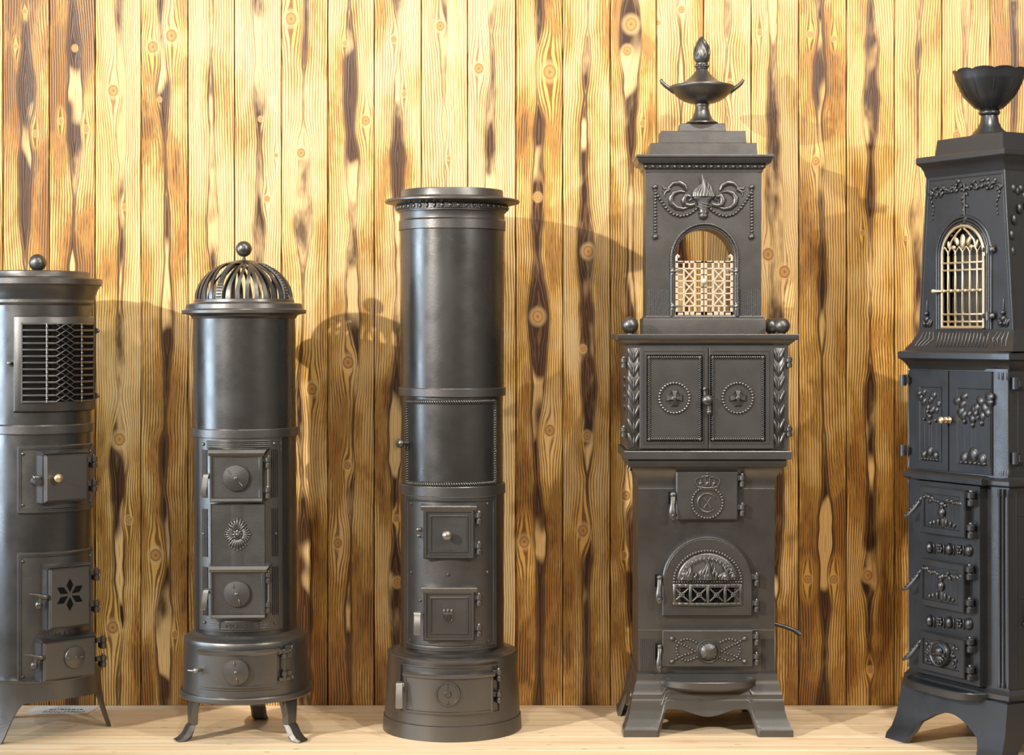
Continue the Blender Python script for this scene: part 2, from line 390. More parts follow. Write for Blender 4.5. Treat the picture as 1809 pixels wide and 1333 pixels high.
# ------------------------------------------------------------------ stove helpers
class Stove:
    def __init__(s, name, label, px, d, rot=0.0, lean=0.0):
        s.o = bpy.data.objects.new(name, None); COL.objects.link(s.o)
        s.o['label'] = label; s.o['category'] = 'stove'; s.o['group'] = 'old cast-iron stoves on the platform'
        s.d = d; s.X = (px-CX)*d/F; s.S = d/F
        s.o.location = (s.X, d-DIST, 0); s.o.rotation_euler = (0, lean, radians(rot))
        s.M = Matrix.Translation(s.o.location) @ s.o.rotation_euler.to_matrix().to_4x4(); s.I = s.M.inverted()
        s.e = s.I @ Vector((0, -DIST, HC))
    def ray(s, px, py):
        return s.I.to_3x3() @ Vector(((px-CX)/F, 1, -(py-HZ)/F))
    def pl(s, px, py, y):                       # photo measurement -> (x, z) on the stove's plane y
        r = s.ray(px, py); t = (y-s.e.y)/r.y; p = s.e+r*t; return p.x, p.z
    def cy(s, px, py, R):                       # photo measurement -> (arc length, z) on the cylinder of radius R
        r = s.ray(px, py); a = r.x*r.x+r.y*r.y; bq = 2*(s.e.x*r.x+s.e.y*r.y); c = s.e.x**2+s.e.y**2-R*R
        D = max(0, bq*bq-4*a*c); t = (-bq-sqrt(D))/(2*a); p = s.e+r*t
        return atan2(p.x, -p.y)*R, p.z
    def z(s, py, y=0.0): return HC-(py-HZ)*(s.d+y)/F
    def prof(s, pts): return [(a*s.S, s.z(b_)) for a, b_ in pts]

def barrel_hinge(u, v, w0, r=.0085, h=.030, strap=.02, parent=None, fm=None, name='hinge', mat=None, side=1):
    """two-knuckle hinge: barrel standing at (u, v), straps to both sides"""
    b = MB()
    for k, (za, zb) in enumerate(((-.5, -.04), (.04, .5))):
        rr = r*(1 if k else .92)
        b.loft([[(u+rr*q*cos(t), w0+rr*q*sin(t), v+h*z) for t in [2*pi*j/14 for j in range(14)]] for q, z in ((.8, za), (1, za+.06), (1, zb-.06), (.8, zb))])
    b.tube([(u, w0, v-h*.1), (u, w0, v+h*.1)], r*.6, 8)
    b.box((u-side*strap/2, w0-r*.2, v+h*.25), (strap, r*1.0, h*.42), .001)
    b.box((u+side*strap*.1, w0-r*1.1, v-h*.25), (strap*.7, r*1.6, h*.42), .001)
    b.ball((u, w0, v+h*.55), r*.5, 8, 6)
    return b.build(name, mat or M_IRON, parent, fm)
def screws(pts, w0, r, parent, fm, mat=None):
    for u, v in pts:
        b = MB(); b.turn(u, v, [(r, w0-.001), (r, w0+r*.3), (r*.7, w0+r*.7), (r*.2, w0+r*.85)], 10)
        b.build('screw', mat or M_IRON, parent, fm)
def disc_valve(u, v, w0, r, parent, fm, slots, mat=None, tabs=True):
    b = MB(); b.turn(u, v, [(r, w0-.004), (r, w0+.004), (r*.95, w0+.0065), (r*.88, w0+.0068), (r*.3, w0+.010), (0.001, w0+.0105)], 40)
    o = b.build('air_valve', mat or M_IRON, parent, fm)
    b = MB(); b.turn(u, v, [(r*.13, w0+.008), (r*.13, w0+.012), (r*.05, w0+.014)], 10)
    for a in slots:                              # raised lips of the air slots
        e = r*.62; b.ball((u+e*cos(a), w0+.0085, v+e*sin(a)), (r*.07, .003, r*.26), 8, 6, a-pi/2)
    b.build('valve_boss', mat or M_IRON, o.parent, fm)
    return o
# ================================================================== stove in the middle: tall plain column
def column_stove():
    s = Stove('column_stove', 'tall plain cylindrical stove with a flared flat rim, in the middle of the row', 799, DIST)
    R_ = s.o; S = s.S
    P = s.prof
    b = MB(); b.lathe(P([(122.5, 1283), (122.5, 1281), (121, 1257.5), (119, 1256.5), (119, 1254), (113.8, 1152), (114.6, 1150), (114.6, 1147.5), (112.8, 1146), (107, 1145.4), (106.4, 1146), (105.6, 1145.2), (99, 1144.4), (95, 1142), (91, 1139)]), 96, cap0=True)
    base = b.build('base', M_IRON, R_)
    b = MB(); b.lathe(P([(91, 1143), (91, 868), (89.5, 868), (89.5, 690), (91.5, 690), (91.5, 404)]), 96)
    body = b.build('body', M_TUBE, R_)
    b = MB(); b.lathe(P([(90, 870), (93, 870.5), (93.8, 869), (93.8, 853.5), (93, 852), (89, 851.5)]), 96); b.build('ring', M_IRON, R_)
    b = MB(); b.lathe(P([(90, 698), (94.2, 698), (94.8, 697), (94.8, 684.5), (94.2, 683.6), (90, 683)]), 96); b.build('ring', M_IRON, R_)
    b = MB(); b.lathe(P([(90, 408), (93.5, 408), (94.3, 407), (94.3, 392), (93.2, 390.5), (92.2, 389), (92.0, 379), (93, 376), (95.5, 375.5), (95.5, 374)]), 96)
    b.build('collar', M_IRON, R_)
    b = MB(); b.lathe(P([(94, 374.5), (97.5, 373), (97.5, 364.5), (99, 363.5), (104, 363), (114, 360.2), (117.5, 359.6), (119, 358), (119, 355.5), (117.5, 354), (104, 352.5), (95, 351.5), (91, 350), (90.4, 348), (89.6, 338.5), (88.8, 337), (84, 337), (84, 344), (0.5, 344)]), 96)
    rim = b.build('rim', M_IRON, R_)
    b = MB(); R = 97.5*S                         # egg-and-dart under the rim
    z0 = s.z(368.5)
    for k in range(44):
        u = 2*pi*R*k/44
        b.ball((u, 0, z0), (.0058, .004, .0066), 8, 6)
        for q in (-.35, .0, .35): b.box((u+2*pi*R/88+q*.006, .0005, z0), (.0011, .003, .012))
    b.build('egg_moulding', M_IRON, rim, wrap(R))
    # oven door: bent plate with a cast rope border
    R = 89.5*S; fm = wrap(R)
    u0, v1 = s.cy(719, 704, R); u1, v0 = s.cy(875, 857, R); v1 = s.z(705.5, -R); v0 = s.z(860, -R)
    b = MB(); b.rect(u0, u1, v0, v1, [(0, -.002), (0, .003), (.001, .004), (.012, .004), (.013, .0025)], 24)
    door = b.build('oven_door', M_TUBE, R_, fm)
    b = MB(); m = .0065
    for a, c in (((u0+m, v1-m), (u1-m, v1-m)), ((u0+m, v0+m), (u1-m, v0+m)), ((u0+m, v0+m), (u0+m, v1-m)), ((u1-m, v0+m), (u1-m, v1-m))):
        b.rope(a, c, .0105, .0062, .004, .0035)
    b.build('rope_border', M_IRON, door, fm)
    ku, kv = s.cy(722, 782, R); b = MB(); b.turn(ku, kv, [(.006, 0), (.0055, .018), (.011, .021), (.0125, .027), (.011, .032), (.006, .035), (.002, .0355)], 20); b.build('knob', M_IRON, door, fm)
    # fire-door plate
    R = 91*S; fm = wrap(R)
    u0, _ = s.cy(717.5, 900, R); u1, _ = s.cy(875, 900, R); v1 = s.z(877.5, -R); v0 = s.z(1150, -R)
    b = MB(); b.rect(u0, u1, v0, v1, [(0, -.002), (0, .004), (.0015, .0055), (.004, .0055), (.005, .0035), (.008, .0035), (.0095, .0055), (.012, .005), (.014, .002)], 24)
    plate = b.build('door_plate', M_IRON, R_, fm)
    pts = [s.cy(a, c, R) for a, c in ((728, 889), (860, 889), (728, 1010), (860, 1010), (791.5, 1014), (726, 1130), (861, 1131), (743, 1060))]
    screws(pts, .003, .0042, plate, fm)
    def fire_door(x0, x1, y0, y1, kind):
        yf = -(R+.014); f = flat(-R+.02); W = .034
        a, v1 = s.pl(x0, y0, yf); c, v0 = s.pl(x1, y1, yf)
        b = MB(); b.rect(a+.004, c-.004, v0, v1-.008, [(0, 0), (0, W-.004), (.003, W), (.008, W), (.010, W-.004), (.015, W-.004), (.018, W-.001), (.020, W-.001), (.0215, W-.004)])
        b.loft([[(a-.002, 0, v1-.012), (a-.002, W, v1-.012), (a-.002, W+.003, v1-.003), (a-.002, W+.001, v1), (a-.002, 0, v1+.003)], [(c+.002, 0, v1-.012), (c+.002, W, v1-.012), (c+.002, W+.003, v1-.003), (c+.002, W+.001, v1), (c+.002, 0, v1+.003)]])
        d = b.build('fire_door', M_IRON, R_, f)
        for hy in kind['hinges']:
            hu, hv = s.pl(846.5, hy, yf); barrel_hinge(hu, hv, W-.008, .0085, .030, .014, d, f)
        return d, f, a, c, v0, v1, W, yf
    d, f, a, c, v0, v1, W, yf = fire_door(745, 841, 893, 987, {'hinges': (915.5, 969.5)})
    ku, kv = s.pl(790, 944, yf); b = MB(); b.turn(ku, kv, [(.005, W-.006), (.005, W+.012), (.011, W+.014), (.0125, W+.020), (.011, W+.024), (.007, W+.025), (.006, W+.027), (.002, W+.0275)], 20); b.build('knob', M_BRITE, d, f)
    lu, lv = s.pl(740, 942, yf); b = MB(); b.box((lu, W-.016, lv+.008), (.013, .02, .012), .002); b.box((lu, W-.016, lv-.008), (.010, .016, .010), .002); b.build('latch', M_IRON, d, f)
    d, f, a, c, v0, v1, W, yf = fire_door(745, 841.5, 1037.5, 1132, {'hinges': (1060.5, 1115)})
    eu, ev = s.pl(791.5, 1087, yf); W2 = W-.003; b = MB()       # crest: towers over waves
    for q in (-.0095, 0, .0095): b.box((eu+q, W2, ev+.010), (.0055, .004, .013), .001)
    b.box((eu, W2, ev+.004), (.024, .003, .005), .001)
    for k in range(3):
        zz = ev-.002-.0055*k; wd = .013-.0022*k
        b.tube([(eu-wd+2*wd*q/12, W2+.001, zz+.0016*sin(q*pi/2)) for q in range(13)], .0014, 6)
    b.tube([(eu-.013, W2, ev+.005), (eu-.0135, W2, ev-.006), (eu-.008, W2, ev-.015), (eu, W2, ev-.0175), (eu+.008, W2, ev-.015), (eu+.0135, W2, ev-.006), (eu+.013, W2, ev+.005)], .0013, 6)
    b.build('crest', M_IRON, d, f)
    hu, hv = s.pl(737, 1082, yf); hu2, hv2 = s.pl(738.5, 1118, yf)
    def lift_handle(hu, hv, hv2, W, d, f):
        b = MB(); L = hv-hv2
        b.loft([[(hu-q*wd, w_-t, z), (hu+q*wd, w_-t, z), (hu+q*wd, w_+t, z), (hu-q*wd, w_+t, z)] for q, wd, w_, t, z in ((.8, .0085, W-.004, .004, hv+.003), (1, .0085, W-.002, .006, hv), (1, .008, W+.004, .006, hv-.15*L), (1, .0085, W+.008, .004, hv-.6*L), (1, .009, W+.012, .004, hv2), (.8, .009, W+.012, .003, hv2-.003))])
        b.box((hu+.008, W-.012, hv-.006), (.022, .014, .010), .002)
        b.build('handle', M_BRITE, d, f)
    lift_handle(hu, hv, hv2, W-.006, d, f)
    # ash door in the base
    R = 117.5*S; fm = wrap(R)
    zz = lambda py: s.z(py, -R)
    u0, _ = s.cy(708, 1200, R); u1, _ = s.cy(882, 1200, R)
    b = MB(); b.rect(u0, u1, zz(1264), zz(1177), [(0, -.010), (0, .001), (.001, .004), (.0035, .004), (.005, -.002)], 24)
    fr = b.build('ash_door_frame', M_IRON, R_, fm)
    u0, _ = s.cy(714, 1215, R+.012); u1, _ = s.cy(872, 1215, R+.012); f2 = wrap(R+.012); u0 += .002; u1 -= .002
    b = MB(); b.rect(u0, u1, zz(1260), zz(1194), [(0, -.018), (0, .002), (.002, .0035), (.005, .0035), (.0065, .0005)], 24)
    b.loft([[(u0-.002+(u1-u0+.004)*k/24, w_, zz(1190)+dz) for w_, dz in ((-.018, .002), (.002, .0), (.007, -.004), (.006, -.010), (.0, -.013), (-.018, -.013))] for k in range(25)])
    ad = b.build('ash_door', M_IRON, R_, f2)
    yf = -(R+.014); vu, vv = s.pl(791, 1225.5, yf); f = flat(-R-.010)
    b = MB(); r = 21.5*S; b.turn(vu, vv, [(r, -.004), (r, .006), (r*.96, .008), (r*.86, .008), (r*.82, .006), (r*.3, .007), (r*.27, .010), (r*.22, .012), (r*.14, .012), (r*.12, .010), (.001, .010)], 40)
    b.ball((vu, .008, vv-r*.68), (.0016, .004, .006), 8, 6); b.ball((vu, .008, vv+r*.6), (.001, .001, .008), 6, 6); b.build('air_valve', M_IRON, ad, f)
    hu, hv = s.pl(704, 1211, yf); _, hv2 = s.pl(704, 1252, yf); lift_handle(hu, hv, hv2, -.03, ad, f)
    for hy in (1199.5, 1238.5):
        hu, hv = s.pl(881, hy, yf); barrel_hinge(hu, hv, -.048, .0085, .030, .016, ad, f)
    return s
column_stove()

# ================================================================== domed stove, second from the left
def domed_stove():
    s = Stove('domed_stove', 'black cylindrical stove with pierced dome and ball finial on three splayed legs', 435.5, 4.646, lean=-.0055)
    R_ = s.o; S = s.S; P = s.prof
    b = MB(); b.lathe(P([(108, 1222), (114.5, 1221.5), (115.8, 1219), (115.8, 1213), (114.5, 1211), (109, 1210.5)]), 96, cap0=True)
    b.build('base_ring', M_IRON, R_)
    b = MB(); b.lathe(P([(110, 1211.5), (107.5, 1130), (107.8, 1127), (107.8, 1122), (106.5, 1119), (103, 1116.5), (99, 1114.5), (95.5, 1112.8), (93, 1110), (90, 1108)]), 96)
    base = b.build('base', M_IRON, R_)
    b = MB(); b.lathe(P([(90, 1111), (90, 760), (89.5, 760), (89.5, 558)]), 96); b.build('body', M_TUBE, R_)
    b = MB(); b.lathe(P([(89, 769), (92.8, 769), (93.6, 768), (93.6, 755), (93, 754), (89, 753.5)]), 96); b.build('ring', M_IRON, R_)
    b = MB(); b.lathe(P([(89, 563), (91.5, 562), (92.5, 559), (95, 556.5), (103, 554.6), (107.5, 554.2), (108.6, 553), (108.6, 548.5), (107.8, 547.3), (103.5, 546.8), (102.5, 545.5), (101.5, 538), (100, 536.4), (90, 535.8), (88.2, 534), (87.4, 529.5), (86.4, 528.6), (80, 528.6), (80, 536), (.5, 536)]), 96)
    lid = b.build('lid', M_IRON, R_)
    # pierced dome
    Rd = 86.0*S; z0 = s.z(529); hh = s.z(459)-z0
    def pt(th, ph, k=1.0): return (Rd*k*cos(ph)*sin(th), -Rd*k*cos(ph)*cos(th), z0+hh*k*sin(ph))
    def strip(b, thf, wd, p0, p1, n=14, t=.0045):
        """rib lying on the dome, from elevation p0 to p1"""
        rs = []
        for i in range(n+1):
            ph = p0+(p1-p0)*i/n; th = thf(i/n); hw = wd*(1-.45*i/n)/2/max(.18, cos(ph))/Rd
            rs.append([pt(th-hw, ph), pt(th+hw, ph), pt(th+hw*.9, ph, 1-t/Rd), pt(th-hw*.9, ph, 1-t/Rd)])
        b.loft(rs)
    dome = MB(); rs = []
    for i in range(9):
        ph = 1.12+(pi/2-1.12)*i/8; rs.append([pt(2*pi*k/64, min(ph, 1.5707)) for k in range(64)])
    dome.loft(rs, True, False, True)
    dm = dome.build('dome_cap', M_IRON, R_)
    bands = [radians(-22+90*k) for k in range(4)]
    for a in bands:
        b = MB(); strip(b, lambda t: a, .0185, 0, 1.16, 20)
        for q in range(14):                       # ladder of little bars on the band
            ph = .05+q*.075
            p = [pt(a+e*.0065/max(.25, cos(ph))/Rd, ph, 1.006) for e in (-1, 1)]; b.tube(p, .0016, 5)
        b.build('ladder_band', M_IRON, dm)
        for j in range(1, 8):
            f = j/8.0; a0 = a+pi/2*f; a1 = a+pi/2*(.5+(f-.5)*.72)+(.26 if f < .5 else -.26 if f > .5 else 0)*(1-abs(f-.5)*.4)*0.6
            b = MB(); strip(b, lambda t: a0+(a1-a0)*t*t, .0112, 0, 1.16)
            b.build('rib', M_IRON, dm)
    b = MB(); zc = s.z(439.5); b.ball((0, 0, zc), 14.2*S, 28, 18)
    b.lathe([(.006, z0+hh-.003), (.006, z0+hh+.002), (.0035, z0+hh+.004), (.0035, zc-.018)], 16)
    b.build('ball_finial', M_IRON, R_)
    # front plate with reeded strips
    R = 90*S; fm = wrap(R); zz = lambda py: s.z(py, -R)
    U = lambda px, py=900: s.cy(px, py, R)[0]
    u0, u1, v0, v1 = U(353.5), U(497), zz(1116), zz(770.5)
    b = MB(); b.rect(u0, u1, v0, v1, [(0, -.002), (0, .0035), (.001, .0045), (.003, .0045), (.004, .003)], 24)
    plate = b.build('front_plate', M_IRON, R_, fm)
    cl0, cl1, cr0, cr1 = U(359), U(368.5), U(478.5), U(491)
    b = MB()
    for lo, hi in ((795, 880), (900, 985), (1003, 1089)):
        for c0, c1 in ((cl0, cl1), (cr0, cr1)):
            for k in range(4):
                u = c0+(c1-c0)*(k+.5)/4; b.tube([(u, .004, zz(hi)), (u, .004, zz(lo))], .0018, 6)
    for k in range(5):
        v = zz(779+3.4*k); n = 16; a, c = U(368), U(476)
        b.tube([(a+(c-a)*q/n, .004, v) for q in range(n+1)], .0021, 6)
    for k in range(5):
        v = zz(1098+3.0*k)
        for a, c in ((U(368), U(387)), (U(458), U(480))): b.tube([(a+(c-a)*q/4, .003, v) for q in range(5)], .0014, 6)
    b.build('reeding', M_IRON, plate, fm)
    v_, f_ = letters('MORSØ', .0165, .0016); b = MB(); tc, tz = U(422), zz(1105); b.add([(p[0]*1.25+tc, p[1]+.0035, p[2]+tz) for p in v_], f_)
    b.build('raised_name', M_IRON, plate, fm, label='raised cast lettering')
    b = MB(); b.rect(U(387), U(458), zz(1112), zz(1097), [(0, 0), (0, .0045), (.001, .005), (.0025, .005), (.003, .002)], 12); b.build('name_frame', M_IRON, plate, fm)
    screws([s.cy(a, c, R) for a, c in ((361.5, 784), (483.5, 783), (362, 942), (486, 942), (363.5, 1098.5), (485.5, 1099.5))], .004, .0044, plate, fm)
    yf = -(R+.016); f = flat(-R+.02); W = .036
    def door(x0, x1, y0, y1, hin, disc, slots, hand):
        a, v1 = s.pl(x0, y0, yf); c, v0 = s.pl(x1, y1, yf); b = MB()
        b.rect(a, c, v0, v1-.010, [(0, 0), (0, W-.003), (.002, W), (.005, W), (.0065, W-.003), (.009, W-.003), (.011, W-.005)])
        b.loft([[(u, 0, v1-.016), (u, W+.001, v1-.016), (u, W+.004, v1-.009), (u+e*.5, W+.001, v1-.001), (u+e, 0, v1+.004)] for u, e in ((a-.003, -.004), (c+.004, .012))])
        b.loft([[(u, W-.006, v0+.012), (u, W, v0+.009), (u, W+.003, v0+.003), (u, W, v0), (u, 0, v0)] for u in (a+.002, c-.002)])
        d = b.build('fire_door', M_IRON, R_, f)
        du, dv = s.pl(disc[0], disc[1], yf); disc_valve(du, dv, W-.003, 23.0*S, d, f, slots)
        for hy in hin:
            hu, hv = s.pl(472.5, hy, yf); barrel_hinge(hu, hv, W-.010, .0085, .028, .016, d, f)
        p = s.pl(473, (hin[0]+hin[1])/2, yf)
        b = MB(); b.tube([(p[0], W-.010, s.pl(473, hin[1], yf)[1]), (p[0], W-.010, s.pl(473, hin[0], yf)[1])], .003, 8); b.build('hinge_pin', M_BRITE, d, f)
        hu, hv = s.pl(362, hand[0], yf); _, hv2 = s.pl(360, hand[1], yf); b = MB(); L = hv-hv2
        b.loft([[(hu+o-.0065, w_-.004, z), (hu+o+.0065, w_-.004, z), (hu+o+.0065, w_+.004, z), (hu+o-.0065, w_+.004, z)] for o, w_, z in ((.004, W-.02, hv+.002), (.003, W-.004, hv), (.001, W-.001, hv-.2*L), (-.001, W-.001, hv-.55*L), (-.004, W+.004, hv2), (-.004, W+.003, hv2-.002))])
        b.box((hu+.010, W-.018, hv-.006), (.018, .016, .012), .002); b.build('handle', M_BRITE, d, f)
    door(370, 464.5, 794, 886.5, (817, 871), (417, 844), (radians(135), radians(-50)), (838, 874))
    door(371.5, 469, 999.5, 1092, (1021, 1074), (418.5, 1048.5), (radians(112), radians(-70)), (1042, 1075))
    a, v1 = s.pl(371.5, 890, -R-.003); c, v0 = s.pl(468.5, 999, -R-.003)
    f2 = flat(-R+.006); b = MB(); b.rect(a, c, v0, v1, [(0, 0), (0, .008), (.001, .0095), (.0025, .0095), (.0035, .008)])
    pan = b.build('ornament_panel', M_IRON, R_, f2)
    eu, ev = s.pl(419.5, 944, -R-.004); b = MB(); W0 = .0085
    for q, ln, hwf in ((0, .034, 1.0), (1, .042, 1.0), (2, .034, 1.0), (3, .042, 1.0)):      # four palmette fans
        ang = q*pi/2
        for k in range(-3, 4):
            a_ = ang+k*.19*hwf; L = (ln-.012)*(1-.075*abs(k))
            b.leaf(eu+.011*cos(a_), ev+.011*sin(a_), L, .0066, a_+.04*k, W0, .0040)
            b.ball((eu+(.010+L)*cos(a_+.03*k), W0+.0005, ev+(.010+L)*sin(a_+.03*k)), (.0026, .003, .0026), 8, 6)
    for q in range(4):
        a_ = pi/4+q*pi/2; b.tube([(eu+(.016+.004*cos(t))*cos(a_)-.004*sin(t)*sin(a_), W0+.001, ev+(.016+.004*cos(t))*sin(a_)+.004*sin(t)*cos(a_)) for t in [k*.6 for k in range(9)]], .0014, 6)
    for k in range(8): a_ = k*pi/4; b.leaf(eu, ev, .0135, .008, a_, W0+.002, .0028)
    b.turn(eu, ev, [(.0075, W0), (.0075, W0+.005), (.006, W0+.0065), (.005, W0+.005), (.003, W0+.0065), (.001, W0+.007)], 18)
    b.build('palmette', M_IRON, pan, f2)
    # ash door in the base
    R = 109*S; fm = wrap(R); zz = lambda py: s.z(py, -R); U = lambda px: s.cy(px, 1185, R)[0]
    b = MB(); b.rect(U(353), U(496), zz(1220.5), zz(1152), [(0, -.005), (0, .002), (.001, .003)], 24)
    fp = b.build('ash_door_frame', M_IRON, R_, fm)
    b = MB(); a, c = U(354), U(490)
    b.rect(a, c-.004, zz(1212), zz(1156), [(0, 0), (0, .007), (.001, .008)], 24)
    b.loft([[(a-.001+(c-a+.006)*k/24, w_, zz(1153)+dz) for w_, dz in ((0, .006), (.006, .005), (.012, .0), (.011, -.004), (.006, -.010), (0, -.010))] for k in range(25)])
    b.loft([[(a+(c-a)*k/24, w_, zz(1212)+dz) for w_, dz in ((0, .001), (.010, .001), (.010, -.003), (0, -.003))] for k in range(25)])
    ad = b.build('ash_door', M_IRON, R_, fm)
    yf = -(R+.01); f = flat(-R-.004); du, dv = s.pl(417.5, 1186.5, yf); disc_valve(du, dv, .006, 22.5*S, ad, f, (radians(100), radians(-82)))
    ku, kv = s.cy(356, 1183, R+.015); b = MB(); b.tube([(ku, .0, kv), (ku-.001, .022, kv), (ku-.003, .026, kv-.001)], [.004, .006, .007], 10); b.tube([(ku, .024, kv), (ku-.011, .027, kv-.002), (ku-.022, .029, kv-.002)], [.004, .0028, .0022], 8); b.ball((ku, .026, kv), .0072, 12, 8)
    b.build('knob', M_BRITE, ad, fm)
    a, c = U(489), U(518); b = MB()
    b.rect(a+.024, c, zz(1208), zz(1146), [(0, 0), (0, .005), (.001, .006)], 4)
    for vy in (1155, 1204): b.box(((a+a+.03)/2, .012, zz(vy)), (.030, .008, .011), .002)
    b.tube([(a+.014, .014, zz(1150)), (a+.014, .014, zz(1208))], .0035, 10)
    for vy in (1163, 1194): b.tube([(a+.014, .014, zz(vy-4)), (a+.014, .014, zz(vy+4))], .007, 12); b.box((a+.026, .010, zz(vy)), (.022, .006, .011), .001)
    for uu, vy in ((c-.010, 1150), (c-.008, 1204), (c-.014, 1157)): b.turn(uu, zz(vy), [(.005, .004), (.005, .007), (.003, .009), (.001, .0095)], 10)
    b.build('hinge', M_IRON, ad, fm)
    # legs
    for a in (-62, 58, 176):
        th = radians(a); dirv = Vector((sin(th), -cos(th), 0)); tan = Vector((cos(th), sin(th), 0)); b = MB()
        zt = s.z(1219); path = [(.134, zt, .030, .010), (.142, zt-.020, .028, .0095), (.144, zt-.045, .023, .009), (.144, zt-.070, .021, .0085), (.150, .038, .021, .008), (.160, .020, .021, .008), (.173, .009, .022, .006), (.188, .004, .020, .004)]
        rs = []
        for r, z, hw, t in path:
            rs.append([Vector((0, 0, z))+dirv*(r+t)+tan*(-hw*.75), Vector((0, 0, z+ .002))+dirv*(r+t*1.15)+tan*0, Vector((0, 0, z))+dirv*(r+t)+tan*(hw*.75), Vector((0, 0, z-(.004 if z < .03 else 0)))+dirv*(r-t*.6)+tan*hw, Vector((0, 0, max(0, z-.012) if z < .03 else z))+dirv*(r-t)+tan*(hw*.7), Vector((0, 0, max(0, z-.012) if z < .03 else z))+dirv*(r-t)-tan*(hw*.7), Vector((0, 0, z-(.004 if z < .03 else 0)))+dirv*(r-t*.6)-tan*hw])
        rs[-1] = [Vector((p.x, p.y, max(0, min(p.z, .006)))) for p in rs[-1]]
        b.loft(rs)
        for e in (-1, 1): b.ball(Vector((0, 0, zt-.012))+dirv*.140+tan*(e*.027), (.006, .006, .012), 8, 6)
        b.build('leg', M_IRON, R_)
    return s
domed_stove()
# ================================================================== tall ornate stove with urn
def reeds(b, u0, u1, v0, v1, n, w0, r):
    for k in range(n):
        u = u0+(u1-u0)*(k+.5)/n; b.tube([(u, w0, v0), (u, w0, v1)], r, 6)
def arch_plate(b, left, right, top, bot, arch, y0, y1):
    """plate with an arched opening, both faces and the jamb; left/right give x at height z; arch = [(x, z)] from bottom left over the crown to bottom right"""
    n = len(arch); m = []; cx = (arch[0][0]+arch[-1][0])/2; zs = arch[0][1]
    za = max(p[1] for p in arch)
    for i, (x, z) in enumerate(arch):
        t = i/(n-1.0)
        if t < .36: zz = zs+(top-zs)*t/.36; m.append((left(zz), zz))
        elif t > .64: zz = zs+(top-zs)*(1-t)/.36; m.append((right(zz), zz))
        else: q = (t-.36)/.28; m.append((left(top)+(right(top)-left(top))*q, top))
    R4 = [[(p[0], y0, p[1]) for p in m], [(p[0], y0, p[1]) for p in arch], [(p[0], y1, p[1]) for p in arch], [(p[0], y1, p[1]) for p in m]]
    b.loft(R4, closed=False)
    for y in (y0, y1):                             # below the sill
        L, Rr = left(bot), right(bot)
        b.add([(L, y, bot), (Rr, y, bot), (m[-1][0], y, zs), (m[0][0], y, zs)], [(0, 1, 2, 3)])
def arch_pts(x0, x1, zb, zs, zt, n=20):
    c = (x0+x1)/2; r = (x1-x0)/2; pts = [(x0, zb+(zs-zb)*k/4) for k in range(4)]
    pts += [(c-r*cos(pi*k/n), zs+(zt-zs)*sin(pi*k/n)) for k in range(n+1)]
    return pts+[(x1, zs-(zs-zb)*k/4) for k in range(1, 5)]
def spring_handle(s, px0, px1, py0, py1, yf, W, d, f, mat):
    """teardrop handle hanging beside a door, on a dark slot"""
    a, v1 = s.pl(px0, py0, yf); c, v0 = s.pl(px1, py1, yf); u = (a+c)/2; L = v1-v0; hw = (c-a)/2
    b = MB()
    b.tube([(u+hw*.2, W-.006, v1-.1*L), (u+hw*.15, W+.002, v1-.25*L), (u, W+.006, v1-.45*L), (u-hw*.1, W+.009, v1-.65*L), (u, W+.010, v1-.85*L), (u+hw*.1, W+.008, v0)], [hw*.6, hw*.62, hw*.52, hw*.75, hw*.95, hw*.45], 12, .55)
    b.turn(u+hw*.2, v1-.12*L, [(hw*.75, W-.006), (hw*.75, W), (hw*.45, W+.003), (hw*.2, W+.004)], 12)
    b.ball((u+hw*.02, W+.013, v1-.84*L), hw*.42, 10, 8)
    b.box((u+hw*1.0, W-.010, v1-.14*L), (hw*1.6, .010, .010), .001)
    b.build('handle', mat, d, f)
def leafchain(b, u, v0, v1, n, wd, w0):
    """column of overlapping pointed leaves"""
    p = (v1-v0)/n
    for k in range(n):
        zb = v1-p*(k+1)
        for e in (-1, 1): b.leaf(u+e*.0004, zb-p*.04, p*1.15, wd*.52, pi/2-e*.36, w0-.0005*k*0, .0052, 8, 8)
        b.leaf(u, zb-p*.02, p*.8, wd*.28, pi/2, w0+.002, .0048, 8, 6)
def rectsweep(b, rings, cap0=True, cap1=True):
    b.loft([[(-hw, -hd, z), (hw, -hd, z), (hw, hb if len(r_) > 3 else hd, z), (-hw, hb if len(r_) > 3 else hd, z)] for r_ in rings for hw, hd, z, hb in [(r_[0], r_[1], r_[2], r_[3] if len(r_) > 3 else r_[1])]], True, cap0, cap1)
def skirt(b, hwf, hdf, low_f, low_s, ztop, nu=48, nz=10, t=.008):
    """four-sided flaring base with arched lower edges; hwf/hdf give half width and depth at height z"""
    for side in range(4):
        for off in (0, t):
            base = len(b.v); fr = side % 2 == 0
            for i in range(nu+1):
                u = -1+2*i/nu; zl = (low_f if fr else low_s)(u)
                for j in range(nz+1):
                    z = zl+(ztop-zl)*(j/nz)
                    hw, hd = hwf(z)-off, hdf(z)-off
                    p = {0: (u*hw, -hd, z), 1: (hw, u*hd, z), 2: (-u*hw, hd, z), 3: (-hw, -u*hd, z)}[side]
                    b.v.append(p)
            for i in range(nu):
                for j in range(nz):
                    a = base+i*(nz+1)+j; b.f.append((a, a+nz+1, a+nz+2, a+1))
            if off: # close the lower edge between the skins
                prev = base-(nu+1)*(nz+1)
                for i in range(nu):
                    a = base+i*(nz+1); c = prev+i*(nz+1); b.f.append((a, a+nz+1, c+nz+1, c))
def interp(tab):
    def f(z):
        for (a, va), (b_, vb) in zip(tab, tab[1:]):
            if z <= b_: return va+(vb-va)*max(0, (z-a))/max(1e-9, b_-a)
        return tab[-1][1]
    return f

